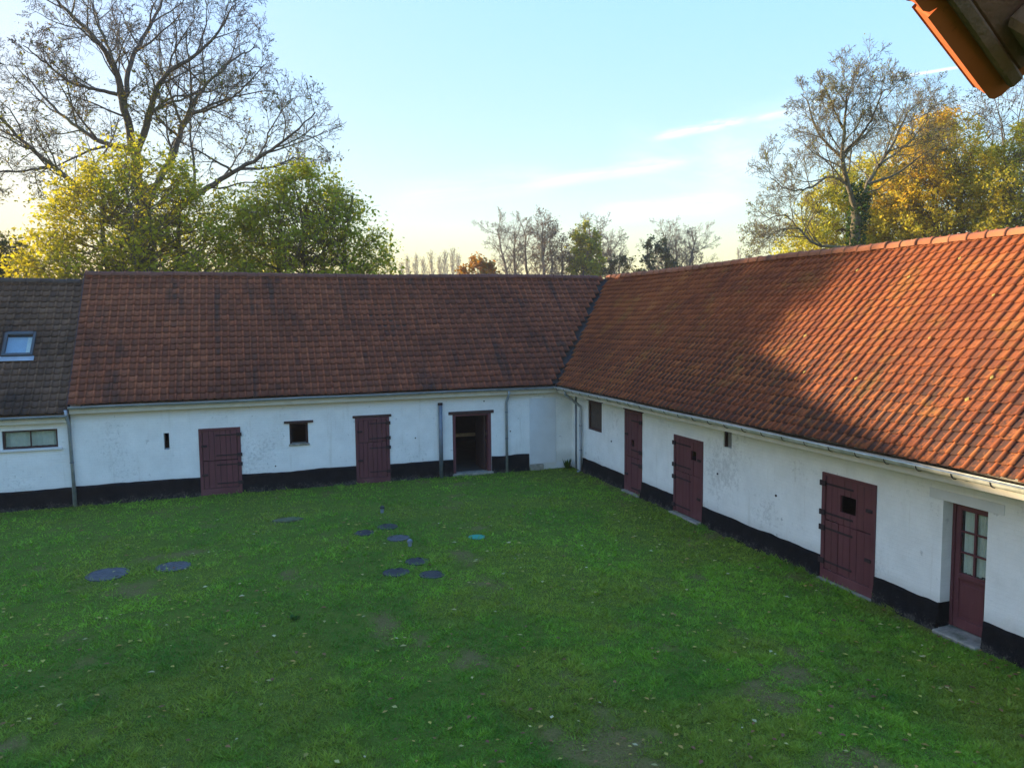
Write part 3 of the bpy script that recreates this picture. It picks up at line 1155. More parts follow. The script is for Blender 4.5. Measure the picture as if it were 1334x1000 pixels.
def slab(mb, pts, t=0.05):
    a, b, c = (Vector(p) for p in pts[:3])
    n = (b - a).cross(c - a).normalized()
    if n.z < 0:
        n = -n
    k = len(pts)
    vs = [tuple(Vector(p) - n * 0.012) for p in pts] + [tuple(Vector(p) - n * t) for p in pts]
    fs = [tuple(range(k)), tuple(range(k, 2 * k))[::-1]] + [(i, (i + 1) % k, k + (i + 1) % k, k + i) for i in range(k)]
    mb.add(vs, fs)


def back_range():
    b = empty('stable_range', (0, 0, 0))
    tag(b, 'long low whitewashed stable range across the back of the yard with dull brown-red roof', 'building', 'whitewashed farm ranges around the yard')
    doors = [(-1.25, -0.16, -0.25, 1.92), (3.17, 4.17, -0.25, 2.0), (6.2, 7.48, 0.05, 1.96)]
    wins = [(1.23, 1.77, 1.34, 1.96), (-2.18, -2.04, 1.40, 1.87)]
    wall(FB, X_LEFT, XR, 2.72, doors + wins, b)
    # rest of the shell: far wall, ends, ceiling boards and floor
    sh = MB()
    yb2 = YG + 2 * RUN - 0.3
    sh.box(X_LEFT, 16.6, yb2 - 0.3, yb2, -0.2, 2.9)
    sh.box(X_LEFT, X_LEFT + 0.25, YB + 0.37, yb2 - 0.31, -0.2, 2.7)
    sh.box(X_LEFT + 0.26, XR - 0.1, YB + 0.37, yb2 - 0.31, 2.66, 2.70)
    sh.build('inner_shell', M['interior'], b)
    fl = MB().box(X_LEFT + 0.3, XR - 0.1, YB + 0.02, yb2 - 0.31, -0.2, 0.045)
    fl.build('stable_floor', M['interior_floor'], b)
    gv = MB()
    gv.add([(X_LEFT, YB, 2.7), (X_LEFT, yb2, 2.7), (X_LEFT, YG + RUN, ZR - 0.12), (X_LEFT + 0.25, YB, 2.7), (X_LEFT + 0.25, yb2, 2.7), (X_LEFT + 0.25, YG + RUN, ZR - 0.12)],
           [(0, 1, 2), (3, 5, 4), (0, 2, 5, 3), (1, 4, 5, 2)])
    gv.build('gable', M['lime'], b)
    plinth(FB, [(X_LEFT + 0.02, -1.27), (-0.14, 3.15), (4.19, 6.195), (7.485, 8.77)], 0.545, b)
    planked_door(FB, -1.25, -0.16, 0.0, 1.92, b, 6, split=1.0, kick=0.20, hinge_side=1, seed=3)
    planked_door(FB, 3.17, 4.17, 0.0, 1.99, b, 6, split=1.25, kick=0.16, hinge_side=1, seed=4, lintel=True)
    # the open doorway
    fr = MB()
    FB.box(fr, 6.31, 7.36, 1.90, 1.955, 0.0, 0.2)
    f = fr.build('door_frame', M['paint'], b, bevel=0.008)
    for (q0, q1) in ((6.2, 6.30), (7.37, 7.48)):
        FB.box(jb := MB(), q0, q1, 0.08, 1.955, 0.0, 0.2)
        jb.build('door_post', M['paint'], f, bevel=0.008)
    FB.box(lb := MB(), 6.07, 7.57, 1.962, 2.06, -0.03, 0.25)
    lb.build('lintel', M['wood_dark'], f, bevel=0.01)
    FB.box(tb := MB(), 6.16, 7.52, -0.1, 0.075, -0.10, 0.24)
    tb.build('threshold', M['concrete'], f, bevel=0.012)
    lf = MB()                                            # the leaf itself, swung inwards against the right jamb
    lf.box(7.30, 7.35, YB + 0.2, YB + 1.2, 0.08, 1.93)
    lf.build('door_leaf', M['wood_dark'], f)
    MB().tube([(5.0, YB + 1.9, 1.02), (8.4, YB + 2.0, 0.98)], 0.06, 8).build('rail', M['wood_beam'], b)
    # small window with a timber lintel and a sill
    FB.box(lw := MB(), 1.08, 1.92, 1.962, 2.03, -0.05, 0.2)
    lw.build('lintel', M['wood_dark'], b, bevel=0.01)
    FB.box(sw := MB(), 1.20, 1.80, 1.29, 1.345, -0.04, 0.34)
    sw.build('window_sill', M['concrete'], b, bevel=0.008)
    FB.box(wf := MB(), 1.23, 1.29, 1.345, 1.96, 0.12, 0.2)
    FB.box(wf, 1.71, 1.77, 1.345, 1.96, 0.12, 0.2)
    FB.box(wf, 1.29, 1.71, 1.9, 1.96, 0.12, 0.2)
    wf.build('window_frame', M['wood_dark'], b)
    # the blocked doorway beside the corner
    FB.box(bp := MB(), 8.79, 9.72, 0.20, 2.36, -0.018, 0.05)
    o = bp.build('blocked_doorway', M['patch'], b, bevel=0.004)
    o['label'] = 'smooth grey rendered panel filling a former doorway'
    FB.box(bs := MB(), 8.80, 9.26, -0.1, 0.19, -0.10, 0.04)
    bs.build('doorstep', M['concrete'], b, bevel=0.02)
    FB.box(bs := MB(), 9.74, XR - 0.02, -0.1, 0.2, -0.012, 0.04)
    bs.build('render_skirt', M['patch'], b)
    # roof
    roof = MB()
    slab(roof, [(X_LEFT, YG + 0.13, ZE + 0.10), (XG + 0.10, YG + 0.13, ZE + 0.10), (XG + RUN, YG + RUN, ZR), (X_LEFT, YG + RUN, ZR)])
    slab(roof, [(X_LEFT, YG + RUN, ZR), (XG + RUN, YG + RUN, ZR), (XG + 2 * RUN, YG + 2 * RUN, ZE), (X_LEFT, YG + 2 * RUN, ZE)])
    ro = roof.build('roof', M['under'], b)
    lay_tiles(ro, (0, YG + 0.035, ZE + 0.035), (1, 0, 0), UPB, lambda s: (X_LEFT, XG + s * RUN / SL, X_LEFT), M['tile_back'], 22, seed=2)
    ridge_tiles(ro, (X_LEFT + 0.04, YG + RUN, ZR + 0.0), (XG + RUN - 0.1, YG + RUN, ZR + 0.0), 0.36, M['ridge_back'], seed=2)
    vb = MB().box(X_LEFT - 0.03, X_LEFT - 0.004, YG + 0.02, YG + 0.05, ZE - 0.1, ZE)
    n = 12
    vs, fs = [], []
    for k in range(2):
        x = X_LEFT - 0.035 + k * 0.03
        vs += [(x, YG + 0.02, ZE - 0.14), (x, YG + 0.02, ZE + 0.05), (x, YG + RUN, ZR + 0.06), (x, YG + RUN, ZR - 0.14)]
    fs = [(0, 1, 2, 3), (7, 6, 5, 4), (0, 4, 5, 1), (1, 5, 6, 2), (2, 6, 7, 3), (3, 7, 4, 0)]
    MB().add(vs, fs).build('verge_board', M['wood_dark'], ro)
    # eaves
    fa = MB().box(X_LEFT, XG + 0.08, YG + 0.085, YG + 0.11, 2.545, 2.70)
    fa.box(X_LEFT, XG + 0.08, YG + 0.111, YB - 0.003, 2.60, 2.635)
    fa.build('fascia', M['fascia'], b)
    g = gutter([(X_LEFT, YG + 0.012, ZE - 0.01), (XG + 0.06, YG + 0.012, ZE - 0.01)], 0.065, b, M['zinc'], 0.9, out=(0, -1, 0))
    p = pipe([(8.02, YG + 0.02, 2.68), (8.02, YG + 0.03, 2.55), (7.98, YB - 0.07, 2.28), (7.98, YB - 0.07, 0.0)], 0.042, b, M['zinc'])
    clips(p, [(7.98, YB - 0.07, 1.1), (7.98, YB - 0.07, 1.95)], 0.05, M['zinc_dark'])
    p = pipe([(X_LEFT - 0.06, YG + 0.02, 2.66), (X_LEFT - 0.06, YG + 0.03, 2.5), (X_LEFT - 0.03, YB - 0.08, 2.25), (X_LEFT + 0.02, YB - 0.10, -0.02)], 0.045, b, M['zinc'])
    clips(p, [(X_LEFT - 0.01, YB - 0.09, 1.2)], 0.054, M['zinc_dark'])
    vp = pipe([(5.79, YB - 0.09, -0.02), (5.79, YB - 0.09, 2.33)], 0.065, b, M['zinc_dark'], 'vent_pipe')
    MB().cyl((5.79, YB - 0.09, 2.30), 0.078, 0.07, 14).build('pipe_cap', M['iron'], vp)
    for (x, z) in ((0.8, 0.72), (5.0, 1.3), (8.13, 1.33), (7.25, 2.35)):
        MB().tube([(x, YB - 0.012, z), (x, YB + 0.01, z)], 0.022, 8).build('tie_plate', M['iron'], b)


def right_range():
    b = empty('stable_range', (0, 0, 0))
    tag(b, 'long whitewashed range on the right of the yard with orange sunlit pantile roof', 'building', 'whitewashed farm ranges around the yard')
    ops = [(18.93, 19.9, -0.25, 2.34), (15.92, 17.2, -0.25, 2.0), (10.53, 11.82, -0.25, 2.04), (8.38, 9.16, 0.0, 2.10),
           (21.47, 22.47, 1.45, 2.37), (14.77, 15.08, 2.03, 2.40), (5.0, 6.1, -0.25, 2.05)]
    wall(FR, Y_NEAR, YB + 0.3, 2.72, ops, b)
    sh = MB()
    xb2 = XG + 2 * RUN - 0.3
    yb2 = YG + 2 * RUN - 0.3
    sh.box(xb2 - 0.3, xb2, Y_NEAR, yb2 - 0.4, -0.2, 2.9)
    sh.box(XR + 0.37, xb2 - 0.31, Y_NEAR, Y_NEAR + 0.3, -0.2, 2.7)
    sh.box(XR + 0.37, xb2 - 0.31, Y_NEAR + 0.31, YB, 2.66, 2.70)
    sh.build('inner_shell', M['interior'], b)
    MB().box(XR + 0.37, xb2 - 0.31, Y_NEAR + 0.31, YB, -0.2, 0.04).build('stable_floor', M['interior_floor'], b)
    MB().add([(XR, Y_NEAR, 2.7), (xb2, Y_NEAR, 2.7), (XG + RUN, Y_NEAR, ZR - 0.12), (XR, Y_NEAR + 0.25, 2.7), (xb2, Y_NEAR + 0.25, 2.7), (XG + RUN, Y_NEAR + 0.25, ZR - 0.12)],
             [(0, 2, 1), (3, 4, 5), (0, 3, 5, 2), (1, 2, 5, 4)]).build('gable', M['lime'], b)
    plinth(FR, [(Y_NEAR + 0.02, 4.98), (6.12, 8.37), (9.17, 10.5), (11.85, 15.89), (17.23, 18.9), (19.93, 22.85)], 0.45, b, 7)
    planked_door(FR, 18.93, 19.9, 0.0, 2.34, b, 5, hole=(19.36, 19.52, 1.36, 1.54), split=1.05, kick=0.0, hinge_side=0, seed=11, lintel=True)
    planked_door(FR, 15.92, 17.2, 0.06, 2.0, b, 7, hole=(16.2, 16.42, 1.5, 1.72), split=1.12, kick=0.0, hinge_side=1, seed=12)
    planked_door(FR, 10.53, 11.82, 0.0, 2.04, b, 7, hole=(10.98, 11.36, 1.40, 1.71), split=1.16, kick=0.22, hinge_side=1, seed=13)
    planked_door(FR, 5.0, 6.1, 0.0, 2.05, b, 6, split=1.16, kick=0.2, hinge_side=1, seed=14)
    for (u0, u1, o) in ((18.9, 19.93, 0.14), (15.9, 17.25, 0.16), (10.5, 11.86, 0.10)):
        FR.box(st := MB(), u0, u1, -0.12, 0.035 if u0 < 15 else 0.045, -o, 0.02)
        st.build('doorstep', M['concrete'], b, bevel=0.015)
    # part-glazed door in its deep reveal
    D = 0.22
    u0, u1, v0, v1 = 8.38, 9.16, 0.07, 2.09
    mb = MB()
    FR.box(mb, u0, u0 + 0.05, v0, v1, D - 0.02, D + 0.06)
    FR.box(mb, u1 - 0.05, u1, v0, v1, D - 0.02, D + 0.06)
    FR.box(mb, u0 + 0.05, u1 - 0.05, v1 - 0.05, v1, D - 0.02, D + 0.06)
    d = mb.build('glazed_door', M['paint'], b, bevel=0.005)
    a0, a1 = u0 + 0.055, u1 - 0.055
    s = MB()
    FR.box(s, a0, a0 + 0.085, v0, v1 - 0.055, D, D + 0.05)
    FR.box(s, a1 - 0.085, a1, v0, v1 - 0.055, D, D + 0.05)
    FR.box(s, a0 + 0.085, a1 - 0.085, v1 - 0.135, v1 - 0.055, D, D + 0.05)
    FR.box(s, a0 + 0.085, a1 - 0.085, 0.86, 0.96, D, D + 0.05)
    FR.box(s, a0 + 0.085, a1 - 0.085, v0, v0 + 0.16, D, D + 0.05)
    s.build('door_leaf', M['paint'], d, bevel=0.006)
    FR.box(p := MB(), a0 + 0.085, a1 - 0.085, v0 + 0.16, 0.86, D + 0.018, D + 0.035)
    FR.box(p, a0 + 0.14, a1 - 0.14, v0 + 0.23, 0.79, D + 0.004, D + 0.017)
    p.build('door_panel', M['paint'], d, bevel=0.006)
    FR.box(p := MB(), a0 + 0.085, a1 - 0.085, 0.885, 0.93, D - 0.02, D - 0.001)
    p.build('door_rail', M['paint'], d, bevel=0.006)
    g0, g1, h0, h1 = a0 + 0.085, a1 - 0.085, 0.96, v1 - 0.135
    for i in range(2):
        for j in range(3):
            FR.box(g := MB(), g0 + (g1 - g0) * i / 2 + 0.005, g0 + (g1 - g0) * (i + 1) / 2 - 0.005, h0 + (h1 - h0) * j / 3 + 0.005, h0 + (h1 - h0) * (j + 1) / 3 - 0.005, D + 0.025, D + 0.030)
            g.build('pane', M['glass'], d)
    for i in (1,):
        c = (g0 + g1) / 2
        FR.box(g := MB(), c - 0.016, c + 0.016, h0, h1, D + 0.008, D + 0.045)
        g.build('glazing_bar', M['paint'], d)
    for j in (1, 2):
        c = h0 + (h1 - h0) * j / 3
        for (q0, q1) in ((g0, (g0 + g1) / 2 - 0.017), ((g0 + g1) / 2 + 0.017, g1)):
            FR.box(g := MB(), q0, q1, c - 0.013, c + 0.013, D + 0.010, D + 0.043)
            g.build('glazing_bar', M['paint'], d)
    wavy_curtain(FR, g0, g1, h0, h1, D + 0.075, d)
    MB().tube([FR.p(a0 + 0.045, 1.02, D - 0.05), FR.p(a0 + 0.045, 1.02, D)], 0.012, 8).tube([FR.p(a0 + 0.045, 1.02, D - 0.05), FR.p(a0 + 0.14, 1.02, D - 0.05)], 0.010, 8).build('door_handle', M['iron'], d)
    FR.box(rv := MB(), 9.148, 9.175, 0.056, 0.45, -0.03, D - 0.025)
    rv.build('plinth', M['tar'], b)
    FR.box(st := MB(), 8.36, 9.147, -0.15, 0.055, -0.17, D + 0.05)
    st.build('doorstep', M['concrete'], b, bevel=0.02)
    FR.box(lb := MB(), 8.12, 9.42, 2.102, 2.26, -0.012, 0.3)
    lb.build('door_lintel', M['patch'], b, bevel=0.005)
    # window near the corner, vent slot
    FR.box(wf := MB(), 21.47, 21.54, 1.45, 2.37, 0.03, 0.12)
    FR.box(wf, 22.40, 22.47, 1.45, 2.37, 0.03, 0.12)
    FR.box(wf, 21.54, 22.40, 1.45, 1.52, 0.03, 0.12)
    FR.box(wf, 21.54, 22.40, 2.29, 2.37, 0.03, 0.12)
    w = wf.build('window', M['wood_dark'], b)
    FR.box(g := MB(), 21.55, 22.39, 1.53, 2.28, 0.07, 0.08)
    g.build('shutter', simple('brown_shutter', (0.06, 0.042, 0.034), 0.8, 0.3, 9), w)
    FR.box(l := MB(), 21.38, 22.55, 2.372, 2.45, -0.03, 0.2)
    l.build('lintel', M['wood_dark'], w, bevel=0.01)
    FR.box(vf := MB(), 14.77, 14.80, 2.03, 2.40, 0.03, 0.1)
    FR.box(vf, 15.05, 15.08, 2.03, 2.40, 0.03, 0.1)
    FR.box(vf, 14.80, 15.05, 2.37, 2.40, 0.03, 0.1)
    vf.build('vent_frame', M['wood_dark'], b)
    for (y, z) in ((20.8, 1.3), (15.3, 1.36), (13.2, 1.3)):
        MB().tube([(XR - 0.014, y, z), (XR + 0.01, y, z)], 0.026, 8).build('tie_plate', M['iron'], b)
    # roof
    roof = MB()
    slab(roof, [(XG + 0.13, YG + 0.10, ZE + 0.10), (XG + RUN, YG + RUN, ZR), (XG + RUN, Y_NEAR, ZR), (XG + 0.13, Y_NEAR, ZE + 0.10)])
    slab(roof, [(XG + RUN, Y_NEAR, ZR), (XG + RUN, YG + RUN, ZR), (XG + 2 * RUN, YG + 2 * RUN, ZE), (XG + 2 * RUN, Y_NEAR, ZE)])
    ro = roof.build('roof', M['under'], b)
    # ax runs towards the viewer (-Y), measured from the corner
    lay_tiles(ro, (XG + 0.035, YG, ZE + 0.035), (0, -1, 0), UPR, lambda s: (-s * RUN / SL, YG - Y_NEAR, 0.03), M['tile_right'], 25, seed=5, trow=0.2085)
    ridge_tiles(ro, (XG + RUN, Y_NEAR, ZR), (XG + RUN, YG + RUN, ZR), 0.40, M['ridge_right'], r=0.125, seed=6)
    MB().tube([(XG, YG, ZE - 0.02), (XG + RUN, YG + RUN, ZR - 0.05)], 0.035, 6).build('valley_gutter', M['under'], ro)
    fa = MB().box(XG + 0.105, XG + 0.135, Y_NEAR, YG + 0.06, 2.545, 2.70)
    fa.box(XG + 0.136, XR - 0.003, Y_NEAR, YB - 0.01, 2.60, 2.635)
    fa.build('fascia', M['fascia'], b)
    gutter([(XG + 0.012, Y_NEAR, ZE - 0.01), (XG + 0.012, YG - 0.055, ZE - 0.01)], 0.085, b, M['zinc_pale'], 0.62, out=(-1, 0, 0))
    p = pipe([(XG + 0.03, 22.75, 2.68), (XG + 0.03, 22.75, 2.56), (XR - 0.08, 22.86, 2.12), (XR - 0.09, 22.86, 1.95), (XR - 0.09, 22.86, 0.05), (XR - 0.22, 22.8, 0.03)], 0.042, b, M['zinc'])
    clips(p, [(XR - 0.09, 22.86, 1.5), (XR - 0.09, 22.86, 0.7)], 0.05, M['zinc_dark'])
    pipe([(XR - 0.03, 23.36, 0.0), (XR - 0.03, 23.36, 2.55)], 0.028, b, M['zinc_dark'])


def annex():
    x0, x1 = -46.0, X_LEFT - 0.045
    dz = -0.22
    b = empty('annex_house', (0, 0, 0))
    tag(b, 'lower white house at the left edge with dark brown roof and skylight', 'building', 'whitewashed farm ranges around the yard')
    wall(FB, x0, x1, 2.5, [(-6.1, -4.80, 1.65, 2.15)], b)
    sh = MB()
    yb2 = YG + 2 * RUN - 0.3
    sh.box(x0, x1, yb2 - 0.3, yb2, -0.2, 2.6)
    sh.box(x0, x0 + 0.25, YB + 0.37, yb2 - 0.31, -0.2, 2.5)
    sh.box(x0 + 0.26, x1, YB + 0.37, yb2 - 0.31, 2.44, 2.48)
    sh.build('inner_shell', M['interior'], b)
    plinth(FB, [(x0, x1 - 0.02)], 0.52, b, 3)
    casement(FB, -6.1, -4.80, 1.65, 2.15, b, 0.06, M['wood_dark'], cols=2)
    FB.box(s := MB(), -6.2, -4.7, 1.585, 1.648, -0.06, 0.06)
    s.build('window_sill', M['patch'], b, bevel=0.008)
    roof = MB()
    slab(roof, [(x0, YG + 0.13, ZE + dz + 0.10), (x1, YG + 0.13, ZE + dz + 0.10), (x1, YG + RUN, ZR + dz), (x0, YG + RUN, ZR + dz)])
    slab(roof, [(x0, YG + RUN, ZR + dz), (x1, YG + RUN, ZR + dz), (x1, YG + 2 * RUN, ZE + dz), (x0, YG + 2 * RUN, ZE + dz)])
    ro = roof.build('roof', M['under'], b)
    n0 = x0 + ((x1 - x0) % TW) - 0.03
    s0, s1 = 2.08, 2.98                                   # skylight up the slope
    w0, w1 = -6.30, -5.54
    lay_tiles(ro, (0, YG + 0.035, ZE + dz + 0.035), (1, 0, 0), UPB, lambda s: (x0, x1 - 0.02, n0), M['tile_annex'], 22, seed=8,
              skip=lambda a, s: w0 - 0.06 < a < w1 + 0.06 and s0 - 0.05 < s < s1 + 0.1)
    ridge_tiles(ro, (x0, YG + RUN, ZR + dz), (x1 - 0.05, YG + RUN, ZR + dz), 0.36, M['ridge_annex'], seed=9)
    up = Vector(UPB)
    nn = Vector((1, 0, 0)).cross(up)
    org = Vector((0, YG + 0.035, ZE + dz + 0.035))

    def sb(mb, a0, a1, q0, q1, h0, h1):
        vs = []
        for h in (h0, h1):
            for a, q in ((a0, q0), (a1, q0), (a1, q1), (a0, q1)):
                vs.append(org + Vector((a, 0, 0)) + up * q + nn * h)
        mb.add(vs, [(3, 2, 1, 0), (4, 5, 6, 7), (0, 1, 5, 4), (1, 2, 6, 5), (2, 3, 7, 6), (3, 0, 4, 7)])
    f = MB()
    sb(f, w0, w0 + 0.07, s0, s1, 0.0, 0.10)
    sb(f, w1 - 0.07, w1, s0, s1, 0.0, 0.10)
    sb(f, w0 + 0.07, w1 - 0.07, s0, s0 + 0.09, 0.0, 0.10)
    sb(f, w0 + 0.07, w1 - 0.07, s1 - 0.12, s1, 0.0, 0.12)
    sk = f.build('skylight', simple('skylight_grey_metal', (0.05, 0.06, 0.065), 0.5, 0.2, 9, 0.3), ro, bevel=0.006)
    g = MB()
    sb(g, w0 + 0.07, w1 - 0.07, s0 + 0.09, s1 - 0.12, 0.05, 0.056)
    g.build('pane', M['glass'], sk)
    g = MB()
    sb(g, w0 - 0.04, w1 + 0.04, s0 - 0.17, s0 - 0.004, 0.045, 0.055)
    g.build('flashing', M['zinc'], sk)
    g = MB()
    sb(g, w0 + 0.03, w1 - 0.03, s0 + 0.06, s1 - 0.09, -0.03, -0.02)
    g.build('reflection_panel', simple('sky_reflection_blue', (0.34, 0.45, 0.60), 0.8, 0.1, 4), sk)  # blue panel under the glass, coloured like sky reflected in the pane
    g = MB()
    sb(g, w1 - 0.20, w1 - 0.08, s0 + 0.10, s1 - 0.14, -0.015, -0.005)
    g.build('blind', M['curtain'], sk)
    fa = MB().box(x0, x1, YG + 0.085, YG + 0.11, 2.545 + dz, 2.70 + dz)
    fa.box(x0, x1, YG + 0.111, YB - 0.003, 2.60 + dz, 2.635 + dz)
    fa.build('fascia', M['fascia'], b)
    gutter([(x0, YG + 0.012, ZE + dz - 0.01), (x1 + 0.02, YG + 0.012, ZE + dz - 0.01)], 0.065, b, M['zinc'], 0.9, out=(0, -1, 0))


M['ridge_annex'] = make_tile_mat('ridge_brown', [(0.0, (0.05, 0.04, 0.036)), (1.0, (0.10, 0.075, 0.06))], (0.035, 0.03, 0.03), 0.5, 0.8, (1, 1, 1), 0.2)


# ------------------------------------------------------------------ eave of the house the photograph was taken from
def own_eave():
    t = empty('farmhouse_roof', (0, 0, 0))
    tag(t, 'corner of an orange clay tile verge over weathered timber, jutting in at top right', 'roof')
    d0 = pix_ray(1295, 133)
    P0 = CC + d0 * 1.30
    n = Vector((0, math.sin(math.radians(50)), math.cos(math.radians(50))))      # the roof falls towards the yard
    d1 = pix_ray(1195, 0)
    P1 = CC + d1 * ((P0 - CC).dot(n) / d1.dot(n))
    e = (P1 - P0).normalized()                           # along the eave
    g = n.cross(e)
    if g.z < 0:
        g = -g                                           # up the slope

    def pt(a, b, h):
        return P0 + e * a + g * b + n * h

    def board(mb, a0, a1, b0, b1, h0, h1):
        vs = [pt(a, b, h) for h in (h0, h1) for a, b in ((a0, b0), (a1, b0), (a1, b1), (a0, b1))]
        mb.add(vs, [(3, 2, 1, 0), (4, 5, 6, 7), (0, 1, 5, 4), (1, 2, 6, 5), (2, 3, 7, 6), (3, 0, 4, 7)])
    L = 0.30
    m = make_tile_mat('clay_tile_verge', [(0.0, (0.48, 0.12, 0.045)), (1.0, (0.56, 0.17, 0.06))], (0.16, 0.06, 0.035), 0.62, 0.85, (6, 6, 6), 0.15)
    for k in range(3):
        for j in range(9):
            mb = MB()
            # slightly rounded outline of a flat clay tile
            w_ = 0.205
            c = [(0.012, 0.0), (w_ - 0.004, 0.0), (w_ - 0.004, L + 0.05), (0.0, L + 0.05), (0.0, 0.012), (0.004, 0.004)]
            tp = [pt(a + j * w_, b + k * L, 0.034 + 0.01 * k) for a, b in c]
            bt = [pt(a + j * w_, b + k * L, 0.001 + 0.01 * k) for a, b in c]
            q = len(c)
            mb.add(tp + bt, [tuple(range(q)), tuple(range(q, 2 * q))[::-1]] + [(i, (i + 1) % q, q + (i + 1) % q, q + i) for i in range(q)])
            mb.build('roof_tile', m, t, bevel=0.002)
    w = simple('weathered_grey_timber', (0.20, 0.12, 0.08), 0.85, 0.4, 9, 0, 0.5)
    w2 = simple('brown_timber', (0.20, 0.10, 0.065), 0.8, 0.35, 9, 0, 0.5)
    mb = MB()
    board(mb, 0.01, 2.0, 0.022, 0.040, -0.014, 0.0)
    mb.build('eave_batten', w, t, bevel=0.003)
    mb = MB()
    board(mb, 0.02, 2.0, 0.041, 0.85, -0.008, 0.0)
    mb.build('soffit_board', w2, t, bevel=0.003)
    for k in range(4):
        mb = MB()
        board(mb, 0.03 + k * 0.55, 0.12 + k * 0.55, 0.054, 0.85, -0.09, -0.009)
        mb.build('rafter', w2 if k else w, t, bevel=0.008)


# ------------------------------------------------------------------ things on the lawn
def gpt(px, py):
    d = pix_ray(px, py)
    p = CC - d * (CAMH / d.z)
    return p.x, p.y


